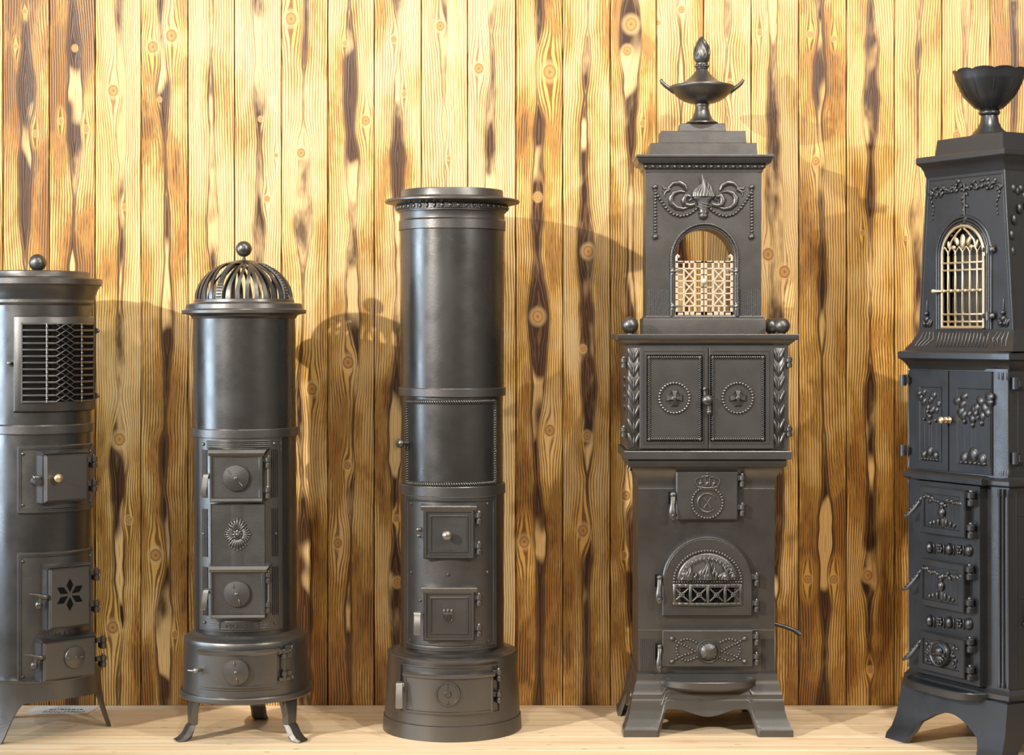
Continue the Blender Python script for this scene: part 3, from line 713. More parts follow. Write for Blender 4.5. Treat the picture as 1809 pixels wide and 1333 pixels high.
def urn_stove():
    s = Stove('urn_stove', 'tallest square cast-iron stove with flame-topped urn, open arch with pale gate and bead ornament', 1240, 4.76)
    R_ = s.o; X0 = s.X
    hw = lambda px, y: px*(s.d+y)/F
    Z = lambda py, y: s.z(py, y)
    # ---- base with four bracket feet
    yb = -.16
    tab = sorted([(Z(py, yb), hw(h, yb)) for h, py in ((150, 1302.5), (150, 1290), (146.5, 1285), (141, 1272), (137, 1257), (135, 1239.5), (133.6, 1238), (133.4, 1230), (131, 1226), (127.5, 1211), (125.6, 1207), (125, 1195))])
    tab[0] = (0.0, tab[0][1]); hwf = interp(tab); hdf = lambda z: hwf(z)-hw(150, yb)+.16
    zt = Z(1195, yb)
    def low(u):                                     # outline of the arched apron
        a = abs(u)
        if a > .60: return 0.0
        if a > .52: return .068*(1-((a-.52)/.08)**2)**.5 if a < .60 else 0
        return .068-.018*(.5+.5*cos(pi*min(1, a/.42)))+ (.0 if a < .42 else 0)
    b = MB(); skirt(b, hwf, hdf, low, low, zt, 60, 40)
    b.build('base', M_IRON, R_)
    b = MB(); rectsweep(b, [(hwf(zt), hdf(zt), zt), (hwf(zt)-.004, hdf(zt)-.004, zt+.002)]); b.build('base_top', M_IRON, R_)
    # ---- lower body
    yl = -.11; h = lambda p: hw(p, yl); z = lambda p: Z(p, yl)
    rings = [(h(p), .11+h(p)-h(120.5), z(py)) for p, py in ((122, 1197), (122, 1192), (120.5, 1190), (120.5, 866), (121, 863), (120.6, 861), (121.5, 851), (124, 841), (128, 832), (133, 825.5), (138.5, 822), (139.2, 820), (139.2, 812), (138, 811), (142, 810), (146.5, 809), (146.5, 796), (145.5, 794.5))]
    b = MB(); rectsweep(b, rings); body = b.build('lower_body', M_IRON, R_)
    f = flat(yl)
    for px0, px1 in ((1130.5, 1157.5), (1344, 1368.5)):
        a, v1 = s.pl(px0, 1128.5, yl); c, v0 = s.pl(px1, 1184, yl)
        b = MB(); reeds(b, a, c, v0, v1, 12, .0008, .0015); b.build('reeding', M_IRON, body, f)
    for y0, ex in ((1112.5, 1), (863, 1)):
        for px0, px1 in ((1129, 1169), (1331, 1369)) if y0 > 1000 else ((1128, 1193), (1305, 1369)):
            a, v = s.pl(px0, y0, yl); c, _ = s.pl(px1, y0, yl); b = MB(); b.tube([(a, 0, v), (c, 0, v)], .0013, 6); b.build('moulding_line', M_IRON, body, f)
    # scroll brackets at the corners under the middle box (seen in profile)
    for e in (-1, 1):
        b = MB(); xx = e*(h(125)); pts = []
        for k in range(15):
            t = k/14*4.2; r = .013-.0021*t; pts.append((xx+e*.006+e*r*cos(t)*.6, -.085, z(832)+r*sin(t)))
        b.tube(pts, [.006-.0003*k for k in range(15)], 8); b.tube([(p[0], .0, p[2]) for p in pts], [.006-.0003*k for k in range(15)], 8)
        b.build('scroll_bracket', M_IRON, body)
    # ---- doors of the lower body
    yf = yl-.018; W = .018
    def hinges(d, px, ys, side=1):
        for y_ in ys:
            u, v = s.pl(px, y_, yf); barrel_hinge(u, v, W-.005, .0085, .031, .016, d, f, side=side)
    def slot(px0, py0, px1, py1, d):
        a, v1 = s.pl(px0, py0, yl); c, v0 = s.pl(px1, py1, yl); b = MB(); b.rect(a, c, v0, v1, [(0, -.001), (0, .0008)]); b.build('handle_slot', M_DARK, d, f)  # dark sheet on the surface, the slot's shade is its colour
    a, v1 = s.pl(1194.5, 833, yf); c, v0 = s.pl(1304, 918, yf)
    b = MB(); b.rect(a, c, v0, v1, [(0, 0), (0, W-.003), (.003, W)]); d = b.build('crown_door', M_IRON, R_, f)
    hinges(d, 1312, (849.5, 901)); slot(1181, 868, 1193, 890, d); spring_handle(s, 1180, 1196, 868, 917, yf, W, d, f, M_IRON)
    u, v = s.pl(1249.7, 887.7, yf); s1 = (s.d+yf)/F; r = 27.2*s1
    b = MB(); b.beads([(u+r*cos(t), v+r*sin(t)) for t in [pi/2+.42+(2*pi-.84)*k/40 for k in range(41)]], .0041, .0078, W+.001)
    b.build('bead_wreath', M_IRON, d, f)
    b = MB(); rc = 16.5*s1
    b.tube([(u+rc*cos(t), W+.001, v+rc*sin(t)) for t in [.75+(2*pi-1.5)*k/28 for k in range(29)]], [.0012+.0022*abs(sin(pi*k/28)) for k in range(29)], 8, .8)
    b.tube([(u+rc*.74, W+.001, v+rc*.70), (u+rc*.80, W+.001, v+rc*.35)], .0018, 6)
    rx = .0105
    b.tube([(u-rx*.8, W+.001, v+rx*1.15), (u+rx*.8, W+.001, v-rx*1.15)], .0024, 8, .8); b.tube([(u+rx*.8, W+.001, v+rx*1.15), (u-rx*.8, W+.001, v-rx*1.15)], .0013, 8, .9)
    for e1 in (-1, 1):
        for e2 in (-1, 1): b.box((u+e1*rx*.8, W+.0005, v+e2*rx*1.2), (.0075, .003, .0015), .0005)
    b.build('monogram', M_IRON, d, f, label='raised letter C around a small X')
    b = MB(); cu, cv = s.pl(1249.7, 861, yf); cw = 24*s1
    b.tube([(cu-cw*.72+cw*1.44*k/10, W+.002, cv+.0035*((k-5)/5.0)**2-.001) for k in range(11)], .0035, 8)
    b.tube([(cu-cw*.70+cw*1.40*k/10, W+.001, cv-.006+.0035*((k-5)/5.0)**2) for k in range(11)], .002, 8)
    for e in (-1, 1):                               # crown arches
        for q, hh in ((1.0, .022), (.55, .026), (.18, .027)):
            b.beads([(cu+e*cw*q*(.72+.30*sin(pi*t))*(1-t*.75*t), cv+.005+hh*sin(t*pi*.55)) for t in [k/9 for k in range(10)]], .0021, .0042, W+.0015, 6, 5)
        b.leaf(cu+e*cw*.5, cv+.004, .012, .009, pi/2, W+.001, .003)
    b.leaf(cu, cv+.003, .014, .010, pi/2, W+.001, .003); b.ball((cu, W+.002, cv+.030), .0040, 8, 6); b.box((cu, W+.002, cv+.036), (.0022, .003, .009), .0005); b.box((cu, W+.002, cv+.037), (.007, .003, .0022), .0005)
    b.build('crown', M_IRON, d, f)
    # arched fire door
    a, v0 = s.pl(1170, 1088, yf); c, _ = s.pl(1329.5, 1088, yf); _, vt = s.pl(1250, 947.5, yf); rr = (c-a)/2; cu = (a+c)/2; vs_ = vt-rr
    pts = [(a, v0), (c, v0), (c, vs_*.5+v0*.5)]+[(cu+rr*cos(pi*k/32), vs_+rr*sin(pi*k/32)) for k in range(33)]+[(a, vs_*.5+v0*.5)]
    b = MB(); b.poly(pts, [(0, 0), (0, W-.003), (.003, W)]); d = b.build('arched_door', M_IRON, R_, f)
    b = MB()
    b.tube([(cu+(rr-.007)*cos(pi*k/32), W, vs_+(rr-.007)*sin(pi*k/32)) for k in range(33)], .0011, 6); b.build('arch_line', M_IRON, d, f)
    hinges(d, 1337.5, (1024.5, 1071)); slot(1157, 1014, 1168, 1036, d); spring_handle(s, 1157, 1171, 1014, 1065, yf, W, d, f, M_IRON)
    l, vb = s.pl(1190.5, 1027.5, yf); r_, _ = s.pl(1310, 1027.5, yf); _, vt2 = s.pl(1250, 972.5, yf); rw = (r_-l)/2; rh = vt2-vb; mu = (l+r_)/2
    b = MB(); arc = [(mu+rw*cos(pi*k/40), vb+rh*sin(pi*k/40)) for k in range(41)]
    b.beads(arc, .0041, .0078, W+.001); b.beads([(l, vb), (r_, vb)], .0034, .0070, W+.0005); b.build('bead_border', M_IRON, d, f)
    b = MB(); b.poly([(mu+(rw-.006)*cos(pi*k/24), vb+.002+(rh-.006)*sin(pi*k/24)) for k in range(25)], [(0, W-.003), (.002, W+.002), (.006, W+.004)])
    for fx, fh, fw in ((-.56, .66, .42), (0, .98, .50), (.56, .66, .42)):     # three flames, each of curling tongues
        bu = mu+fx*rw; H_ = rh*fh*.84
        b.ball((bu, W+.004, vb+.014), (fw*rw*.34, .009, .012), 14, 10)
        for k in range(-4, 5):
            ph = k*1.3+fx*2; pp = []; n = 10
            for j in range(n):
                t = j/(n-1); pp.append((bu+fw*rw*.52*(k/4.0)*(1-.35*t)+.0060*sin(5.0*t+ph)*(.35+.65*t), W+.007+.002*cos(k), vb+.006+H_*(1-.14*abs(k))*t))
            b.tube(pp, [.0050*(.75+.5*t if t < .4 else .95*(1-t)/.6+.12) for t in [j/(n-1) for j in range(n)]], 7)
    for k in range(18):
        t = pi*(.06+.88*k/17); q = .84
        b.tube([(mu+rw*(q-.16)*cos(t), W+.005, vb+rh*(q-.16)*sin(t)), (mu+rw*(q-.08)*cos(t+.07), W+.007, vb+rh*(q-.08)*sin(t+.07)), (mu+rw*q*cos(t+.02), W+.004, vb+rh*q*sin(t+.02))], [.0035, .0032, .001], 6)
    b.build('flame_relief', M_IRON, d, f)
    l, vt3 = s.pl(1188.5, 1030.5, yf); r_, vb3 = s.pl(1311, 1068, yf)
    b = MB(); n = 24; Wg = lambda q: W+.004+.010*(1-(2*q-1)**2)
    # bowed grille: rails and stiles with square openings
    def bow(p):
        q = (p[0]-l)/(r_-l); return f((p[0], p[1]+.010*(1-(2*q-1)**2), p[2]))
    b.rect(l, r_, vb3, vt3, [(0, 0), (0, W-.004)], n); g = b.build('grille', M_DARK, d, bow)  # dark sheet behind the bars paints the depth of the openings
    b = MB(); hgt = vt3-vb3; pit = (r_-l)/4
    for v_, t_ in ((vt3-.0045, .009), (vb3+.0035, .007)):
        for k in range(12): b.box((l+(r_-l)*(k+.5)/12, W-.001, v_), ((r_-l)/12+.0005, .010, t_), .001)
    for k in range(5):
        uu = l+pit*k; uu = min(max(uu, l+.004), r_-.004); b.box((uu, W-.001, (vt3+vb3)/2), (.0075, .010, hgt), .001)
    b.build('grille_frame', M_IRON, d, bow)
    for k in range(4):
        uu = l+pit*(k+.5); vv = (vt3+vb3)/2-.0005; b = MB()
        for e in (1, -1): b.tube([(uu-.017, W, vv-e*.016), (uu, W+.001, vv), (uu+.017, W, vv+e*.016)], .0026, 8)
        for q in range(6): b.ball((uu+.0048*cos(q*pi/3), W+.002, vv+.0048*sin(q*pi/3)), (.0032, .003, .0032), 8, 6)
        b.ball((uu, W+.005, vv), .0033, 10, 8); b.build('grille_rosette', M_IRON, d, bow)
    # bottom door with bead bow
    a, v1 = s.pl(1170, 1112.5, yf); c, v0 = s.pl(1331, 1178.5, yf)
    b = MB(); b.rect(a, c, v0, v1, [(0, 0), (0, W-.003), (.003, W)]); d = b.build('ash_door', M_IRON, R_, f)
    hinges(d, 1337.5, (1129.5, 1165)); slot(1158, 1136, 1169, 1165, d); spring_handle(s, 1158, 1171, 1136, 1185, yf, W, d, f, M_IRON)
    u, v = s.pl(1251.4, 1149.5, yf); r = 21.5*s1
    b = MB(); b.turn(u, v, [(r, W-.002), (r, W+.003), (r*.93, W+.006), (r*.82, W+.005), (r*.78, W+.007), (r*.66, W+.014), (r*.42, W+.019), (r*.15, W+.021), (.001, W+.0212)], 40)
    bo = b.build('boss', M_IRON, d, f); b = MB()
    for k in range(4):
        t = pi/4+k*pi/2
        b.tube([(u+r*q*cos(t), W+w_, v+r*q*sin(t)) for q, w_ in ((.2, .0205), (.42, .0192), (.64, .0150), (.78, .0075))], [.0022, .003, .0038, .004], 8, .5)
    b.turn(u, v, [(r*.16, W+.020), (r*.13, W+.023), (.001, W+.0235)], 12); b.build('boss_cross', M_IRON, d, f)
    q6 = lambda x, y_: s.pl(1080+x*.2198, 1040+y_*.2198, yf)
    for mir in (0, 1):
        b = MB()
        def pt(x, y_):
            a_, c_ = q6(x, y_); return (2*u-a_, c_) if mir else (a_, c_)
        for chain in (((500, 405), (545, 432), (585, 450), (625, 470), (672, 500)), ((500, 574), (545, 547), (585, 530), (625, 520), (672, 500)),
                      ((682, 428), (652, 412), (625, 402), (595, 401), (562, 413), (534, 450), (522, 490), (532, 524), (568, 562), (598, 575), (626, 575), (656, 563), (690, 548))):
            b.beads([pt(*p) for p in chain], .0040, .0084, W+.0005)
        for p in ((487, 396), (487, 582)): a_, c_ = pt(*p); b.ball((a_, W+.001, c_), .0068, 12, 8)
        b.build('bead_bow', M_IRON, d, f)
    # ---- ash tray shelf
    a, zt_ = s.pl(1164, 1198, yl); c, _ = s.pl(1337, 1198, yl); zt_ = Z(1203, yl-.06); b = MB(); n = 28; out = []
    for k in range(n+1):
        t = k/n; uu = a+(c-a)*t; q = abs(2*t-1); out.append((uu, -.0+ .078*(1-q**3.2)**.6 if q < 1 else 0))
    ring = lambda dz, ins: [(p[0]*(1)+ (ins if p[0] < (a+c)/2 else -ins), max(-.02, p[1]-ins*.8), zt_+dz) for p in out]+[((c), -.03, zt_+dz), ((a), -.03, zt_+dz)]
    b.loft([ring(-.026, .016), ring(-.020, .004), ring(-.017, .0), ring(-.002, .0), ring(0, .002), ring(0, .006), ring(-.006, .010)])
    b.build('ash_tray', M_IRON, R_, f)
    # ---- side lever
    b = MB(); zr = Z(1098, 0)
    b.tube([(h(120), -.03, zr), (h(120)+.012, -.03, zr), (h(120)+.035, -.035, zr-.006), (h(120)+.060, -.04, zr-.014), (h(120)+.074, -.044, zr-.022), (h(120)+.080, -.046, zr-.026)], [.0065, .006, .0052, .0055, .0075, .006], 12)
    b.build('shaker_lever', M_BLACK, R_)
    # ---- middle box
    ym = -.14; h = lambda p: hw(p, ym); z = lambda p: Z(p, ym); f = flat(ym)
    b = MB(); rectsweep(b, [(h(143), .14, z(794)), (h(143), .14, z(612)), (h(143.5), .14, z(610)), (h(147), .144, z(607)), (h(151), .149, z(604)), (h(153.5), .153, z(600.5)), (h(159), .158, z(600)), (h(159.5), .159, z(598)), (h(159.5), .159, z(591)), (h(158.5), .158, z(590))])
    box = b.build('middle_box', M_IRON, R_)
    wd = .010
    for i, (x0, x1) in enumerate(((1130, 1251), (1252.5, 1367))):
        a, v1 = s.pl(x0, 613.5, ym-.008); c, v0 = s.pl(x1, 792, ym-.008)
        b = MB(); b.rect(a, c, v0, v1, [(0, 0), (0, wd-.001), (.001, wd), (.010, wd), (.0108, wd-.0012), (.0116, wd)]); d = b.build('oven_door', M_IRON, R_, f)
        x0, x1 = ((1143.5, 1240), (1256, 1351))[i]
        a, v1 = s.pl(x0, 628, ym-wd); c, v0 = s.pl(x1, 778.5, ym-wd); m = .0045
        b = MB(); b.rect(a-.0035, c+.0035, v0-.0035, v1+.0035, [(0, wd-.001), (0, wd+.0015), (.0015, wd+.0015), (.0025, wd), (.010, wd), (.011, wd+.0012), (.013, wd+.0012), (.0135, wd-.0002)]); b.build('border_moulding', M_IRON, d, f, sharp=26); b = MB()
        for p, q in (((a+m, v1-m), (c-m, v1-m)), ((a+m, v0+m), (c-m, v0+m)), ((a+m, v0+m), (a+m, v1-m)), ((c-m, v0+m), (c-m, v1-m))): b.rope(p, q, .0085, .0056, wd+.001, .0034)
        for p in ((a+m, v1-m), (c-m, v1-m), (a+m, v0+m), (c-m, v0+m)): b.ball((p[0], wd+.002, p[1]), .0048, 10, 8)
        b.build('rope_border', M_IRON, d, f)
        u, v = s.pl((1191.5, 1303.5)[i], 702.7, ym-wd); sm = (s.d+ym)/F; r = 26.6*sm
        b = MB(); b.beads([(u+r*cos(2*pi*k/33), v+r*sin(2*pi*k/33)) for k in range(33)], .0042, .0080, wd+.0015)
        for k in range(4):
            t = k*pi/2; b.add([], [])
            b.loft([[(u+q*cos(t)-e*wq*sin(t), wd+w_, v+q*sin(t)+e*wq*cos(t)) for e, w_ in ((-1, 0), (-.7, hh), (.7, hh), (1, 0))] for q, wq, hh in ((0, .0042, .0088), (.010, .0055, .0085), (.019, .0095, .006), (.0225, .0098, .001))])
        b.turn(u, v, [(.006, wd), (.006, wd+.009), (.004, wd+.0105), (.001, wd+.011)], 14)
        b.tube([(u+.0175*cos(2*pi*k/32), wd, v+.0175*sin(2*pi*k/32)) for k in range(33)], .002, 6)
        b.build('rosette', M_IRON, d, f)
        for hy in ((641, 763), (640, 762))[i]:
            hu, hv = s.pl((1102, 1394)[i], hy, ym); barrel_hinge(hu, hv, .001, .0085, .026, .014, d, f, side=(-1, 1)[i])
        px = (1119.5, 1375.5)[i]; u, v1 = s.pl(px, 614, ym-.004); _, v0 = s.pl(px, 791, ym-.004)
        b = MB(); b.rect(u-.0135, u+.0135, v0, v1, [(0, 0), (0, .003), (.001, .004)]); leafchain(b, u, v0+.003, v1, 7, .021, .004); b.build('leaf_pilaster', M_IRON, box, f)
        if i == 1:
            u, v = s.pl(1249.5, 706.5, ym-wd-.012); b = MB()
            b.turn(u, v, [(.006, wd-.004), (.006, wd+.008), (.012, wd+.011), (.0145, wd+.018), (.012, wd+.024), (.006, wd+.027), (.001, wd+.028)], 20)
            b.tube([(u-.003, wd+.008, v+.010), (u-.006, wd+.010, v+.020), (u-.005, wd+.010, v+.029)], [.006, .0035, .003], 8); b.ball((u-.006, wd+.010, v+.029), .0062, 10, 8)
            b.tube([(u+.003, wd+.008, v-.010), (u+.006, wd+.010, v-.020), (u+.005, wd+.010, v-.030)], [.008, .006, .006], 8); b.ball((u+.005, wd+.011, v-.031), (.0075, .006, .0075), 10, 8)
            b.build('turn_knob', M_IRON, d, f)
    # side ornament bosses on the left of the box
    b = MB()
    for py in (640, 668, 684, 702, 720): b.ball((-h(143)-.001, -.06, z(py)), (.004, .014, .010), 10, 8)
    b.build('side_relief', M_IRON, box)
    zt2 = z(590)
    for px, yy, r in ((1112.8, -.115, 15.4), (1381.3, -.115, 14.3), (1362.5, .085, 14.3)):
        rr = r*(s.d+yy)/F; x, _ = s.pl(px, 575, yy); b = MB(); b.ball((x, yy, zt2+rr+.0005), rr, 28, 18); b.lathe([(.008, zt2-.001), (.008, zt2+.003), (.005, zt2+.005)], 14, (x, yy)); b.build('ball_finial', M_IRON, R_)
    # ---- upper arch house
    yu = -.055; h = lambda p: hw(p, yu); z = lambda p: Z(p, yu); cxo = s.pl(1243, 450, yu)[0]
    b = MB(); rectsweep(b, [(h(108), .063, z(590)), (h(108), .063, z(565)), (h(107), .062, z(562.5)), (h(104), .058, z(560)), (h(102.5), .056, z(557.5))]); b.build('plinth', M_IRON, R_)
    ztop = z(303); zb = z(558); xl, xr = s.pl(1141, 450, yu)[0], s.pl(1345, 450, yu)[0]; hww = (xr-xl)/2
    al, ar = s.pl(1193, 480, yu)[0], s.pl(1296.5, 480, yu)[0]; zs = z(456); zt_ = z(403.5)
    AP = arch_pts(al, ar, zb, zs, zt_)
    b = MB(); arch_plate(b, lambda q: xl, lambda q: xr, ztop, zb-.001, AP, yu, yu+.006)
    arch_plate(b, lambda q: xl, lambda q: xr, ztop, zb-.001, AP, .049, .055)
    b.loft([[(x, yu+.006, z_) for x, z_ in AP], [(x, .049, z_) for x, z_ in AP]], closed=False)
    for x in (xl, xr): b.add([(x, yu, zb-.001), (x, .055, zb-.001), (x, .055, ztop), (x, yu, ztop)], [(0, 1, 2, 3)])
    house = b.build('arch_house', M_IRON, R_)
    f = flat(yu)
    b = MB(); o1 = arch_pts(al-.010, ar+.010, zb, zs, zt_+.012, 28)
    b.tube([(p[0], .001, p[1]) for p in o1], .0042, 8); o2 = arch_pts(al-.0045, ar+.0045, zb, zs, zt_+.0055, 28); b.tube([(p[0], .000, p[1]) for p in o2], .003, 8); b.build('arch_moulding', M_IRON, house, f)
    b = MB(); o1 = o1[3:]
    for p, q in zip(o1, o1[1:]): b.rope(p, q, .0085, .0055, .003, .003)
    b.build('arch_rope', M_IRON, house, f)
    for x0, x1 in ((1144.5, 1183.5), (1304.5, 1344)):
        a, v1 = s.pl(x0, 511.5, yu); c, v0 = s.pl(x1, 558, yu); b = MB(); reeds(b, a, c, v0, v1, 16, .0008, .0015); b.build('reeding', M_IRON, house, f)
    # bead swags, ribbons and flaming torch above the arch
    c3 = lambda x, y_: s.pl(1100+x*.2551, 260+y_*.2551, yu)
    mid = c3(560, 300)[0]
    for mir in (0, 1):
        def pt(x, y_):
            a_, q_ = c3(x, y_); return (2*mid-a_, q_) if mir else (a_, q_)
        b = MB(); b.beads([pt(226, 300), pt(226, 605)], .0046, .0086, .002)
        b.beads([pt(232, 318), pt(262, 365), pt(300, 420), pt(345, 462), pt(400, 478), pt(455, 468), pt(500, 438), pt(525, 412)], .0048, .0090, .002)
        for p in ((225, 275), (227, 620)): a_, q_ = pt(*p); b.ball((a_, .003, q_), .0076, 12, 8)
        b.build('bead_swag', M_IRON, house, f)
        b = MB()
        def ribbon(pts, wds, w0=.002):
            pp = [pt(*p) for p in pts]; b.tube([(p[0], w0, p[1]) for p in pp], wds, 8, .75)
        ribbon([(500, 395), (470, 405), (435, 400), (425, 365), (440, 335), (470, 340), (480, 360), (460, 372)], [.006, .007, .008, .009, .008, .006, .005, .003])
        ribbon([(460, 415), (420, 428), (375, 420), (340, 390), (335, 350), (355, 318), (395, 305), (430, 310)], [.003, .005, .007, .008, .008, .007, .005, .003])
        ribbon([(445, 300), (430, 265), (395, 245), (350, 250), (325, 275), (318, 295)], [.004, .0075, .0075, .006, .0045, .004])
        ribbon([(330, 290), (305, 285), (285, 290), (275, 268)], [.0045, .0035, .003, .002]); ribbon([(325, 295), (305, 305), (290, 320), (292, 342)], [.0045, .0035, .003, .002]); ribbon([(310, 296), (285, 310), (272, 300)], [.003, .002, .0015])
        b.build('ribbon_scroll', M_IRON, house, f)
    b = MB(); cu, cv = c3(560, 350); sc = (s.d+yu)/F/ .2551*.2551
    m = lambda px: px*.2551*(s.d+yu)/F
    b.ball((cu, .002, cv+m(42)), (m(62), .011, m(50)), 16, 10)
    for k in range(-4, 5):                          # curling tongues
        n = 10; sw = 1 if k % 2 else -1; H_ = m(150-17*abs(k))
        pp = [(cu+m(17*k)*(1-.62*t**1.6)+m(13)*sin(4.6*t+k*.9)*(.3+.7*t), .012-.0007*abs(k)*1.5, cv+m(8)+H_*t) for t in [q/(n-1) for q in range(n)]]
        b.tube(pp, [m(15)*(1-.9*(q/(n-1))**1.4)+.0004 for q in range(n)], 8)
    b.build('torch_flame', M_IRON, house, f)
    b = MB()
    b.loft([[(cu+m(hwp)*cos(t), .001+.010*max(0, sin(t)), cv-m(yo)) for t in [pi*k/10 for k in range(11)]] for hwp, yo in ((72, -8), (74, 0), (70, 10), (52, 20), (44, 45), (34, 80), (30, 92), (36, 97), (36, 105), (26, 110), (28, 118))], closed=False)
    b.ball((cu, .003, cv-m(125)), (m(32), .008, m(26)), 12, 8)
    for k in range(3): b.tube([(cu-m(40-6*k), .009, cv-m(30+20*k)), (cu, .012, cv-m(42+20*k)), (cu+m(40-6*k), .009, cv-m(48+20*k))], .0014, 6)
    b.build('torch_cup', M_IRON, house, f)
    # gate: two pale leaves
    yg = yu-.004; fg = flat(yu+.006)
    for i in (0, 1):
        x0, x1 = ((1193.5, 1243), (1245, 1295.5))[i]; a, v1 = s.pl(x0, 460.5, yg); c, v0 = s.pl(x1, 556.5, yg); b = MB(); t = .0060; dp = .007
        inn, outx = (c, a) if i == 0 else (a, c)
        e = 1 if i == 0 else -1
        bar = lambda u0, u1, w0_, w1_, d_=dp: b.box(((u0+u1)/2, .004, (w0_+w1_)/2), (abs(u1-u0), d_, abs(w1_-w0_)), .0008)
        bar(a, c, v1-t, v1); bar(a, c, v0, v0+t+.004); bar(a, a+t*1.2, v0, v1); bar(c-t*1.2, c, v0, v1)
        ww = (c-a); wi = .0042
        xs = [a+ww*q for q in (.115, .27, .34, .66, .73, .885)]
        us = [a+ww*q for q in (.30, .70)]; hgt = v1-v0
        for u_ in us: bar(u_-.0026, u_+.0026, v0, v1)
        rows = 8; rv = [v0+.008+(hgt-.012)*k/rows for k in range(rows+1)]
        for k, q in enumerate(rv):
            if k in (1, 3, 5, 7, 8) or True:
                bar(a, us[0], q-wi/2, q+wi/2); bar(us[1], c, q-wi/2, q+wi/2)
            if k in (1, 2, 4, 6, 8): pass
        for q in (rv[1], rv[1]+(rv[7]-rv[1])/3, rv[1]+2*(rv[7]-rv[1])/3, rv[7]): bar(us[0], us[1], q-wi/2, q+wi/2)
        mu = (us[0]+us[1])/2; bar(mu-.0022, mu+.0022, v0, rv[1]); bar(mu-.0022, mu+.0022, rv[7], v1)
        for k in range(3):
            p0 = rv[1]+(rv[7]-rv[1])*k/3; p1 = rv[1]+(rv[7]-rv[1])*(k+1)/3
            b.tube([(us[0], .005, p0), (us[1], .005, p1)], .0026, 6); b.tube([(us[0], .005, p1), (us[1], .005, p0)], .0026, 6)
            b.ball((mu, .006, (p0+p1)/2), .0028, 8, 6)
        _, vp = s.pl(x0, 453, yg)
        b.tube([(outx+e*.003, .004, v1-.002), (outx+e*.003, .004, vp), (outx+e*.006, .004, vp+.004), (outx+e*.010, .004, vp+.001), (outx+e*.008, .004, vp-.003)], [.0035, .0035, .0035, .003, .002], 8)
        b.tube([(outx, .004, v0), (outx-e*.002, .004, v0-.002)], .003, 6)
        d = b.build('gate_leaf', M_GATE, house, fg)
        for py in (478.5, 540.5):
            b = MB(); hu, hv = s.pl((1188, 1301)[i], py, yg); b.tube([(hu, .008, hv-.009), (hu, .008, hv+.009)], .0042, 10); b.ball((hu, .010, hv), .0058, 10, 8); b.box((hu+e*.012, .009, hv), (.026, .004, .005), .001); b.build('gate_hinge', M_BRITE, house, fg)
    ku, kv = s.pl(1243.8, 497, yg); b = MB(); b.turn(ku, kv, [(.003, .004), (.003, .012), (.0075, .014), (.009, .019), (.006, .024), (.001, .025)], 16); b.build('gate_knob', M_GATE, house, fg)
    # cornice, steps
    rp = [(h(p), .055+h(p)-h(102.5), z(py)) for p, py in ((103.5, 304), (103.8, 300), (105, 298.5), (107, 297.5), (108.5, 291), (110, 290), (115.5, 289), (118, 284), (119, 279.5), (120.5, 279), (121, 277), (120.5, 274.3))]
    b = MB(); rectsweep(b, [(a+0, c, q) for a, c, q in rp]); cor = b.build('cornice', M_IRON, R_)
    b = MB(); n = 17; zz = z(294.3)
    for k in range(n):
        u = -h(103)+2*h(103)*k/(n-1); b.ball((u, .004, zz), (.0052, .004, .0058), 8, 6)
        if k < n-1:
            for q in (-.0022, 0, .0022): b.box((u+h(103)/(n-1)+q, .003, zz), (.0011, .004, .009))
    b.build('egg_moulding', M_IRON, cor, flat(-(.055+h(107.5)-h(102.5))+.004))
    ys = -.035
    for (b0, t0, p0, p1, dp) in ((95.2, 93.5, 274.3, 252, .046), (76.5, 75, 252, 231, .036), (41, 40, 231, 217.5, .026)):
        hb, ht = hw(b0, -dp), hw(t0, -dp); b = MB()
        rectsweep(b, [(hb, dp, Z(p0, -dp)), (ht, dp-.002, Z(p1+1, -dp)), (ht-.001, dp-.003, Z(p1, -dp))]); b.build('step_tier', M_IRON, R_)
    # urn
    P = s.prof
    b = MB(); b.lathe(P([(29, 218), (28.5, 216.5), (23, 214), (17.5, 208), (13.5, 198), (12, 189), (12.8, 186.5), (12.6, 184), (11, 183)]), 48, cap0=True); b.build('urn_foot', M_IRON, R_)
    fl = lambda t, zq, r: r*(1+ (.03*abs(sin(14*t)) if zq < s.z(169) else 0))
    b = MB(); b.lathe(P([(11, 184), (20, 182.6), (31, 178.5), (41, 172.5), (49.5, 165), (55, 158), (57.5, 154.3), (57, 153.2), (55, 153), (53, 154)]), 96, fl=fl)
    bowl = b.build('urn_bowl', M_IRON, R_)
    for e in (-1, 1):
        b = MB(); S = s.S
        b.tube([(e*49*S, 0, s.z(163)), (e*57*S, 0, s.z(156.5)), (e*65*S, 0, s.z(151)), (e*70.5*S, 0, s.z(145.5)), (e*72*S, 0, s.z(142)), (e*70*S, 0, s.z(140.5))], [.006, .0062, .0055, .0052, .005, .0035], 10, 1.4); b.build('urn_handle', M_IRON, bowl)
    b = MB(); b.lathe(P([(55.5, 153.4), (55, 151.8), (47, 150.3), (38, 147.8), (29, 143.3), (22, 137.5), (16, 131.5), (12, 126.5), (9.6, 122.5)]), 64); b.build('urn_lid', M_IRON, R_)
    b = MB(); b.lathe(P([(9.6, 122.8), (11.5, 121.5), (11.5, 119.8), (9.8, 119), (9.8, 115), (11.3, 114.4), (11.3, 112.3), (9.5, 111.5)]), 32)
    for k in range(14): t = 2*pi*k/14; b.ball((10.6*s.S*sin(t), -10.6*s.S*cos(t), s.z(117)), 2.5*s.S, 8, 6)
    b.build('beaded_neck', M_IRON, R_)
    def fl(t, zq, r):
        q = (zq-s.z(112))/(s.z(65)-s.z(112)); return r*(1+.16*min(1, q*1.6)*sin(6*t+5*q*2.2+.8*sin(3*t)))
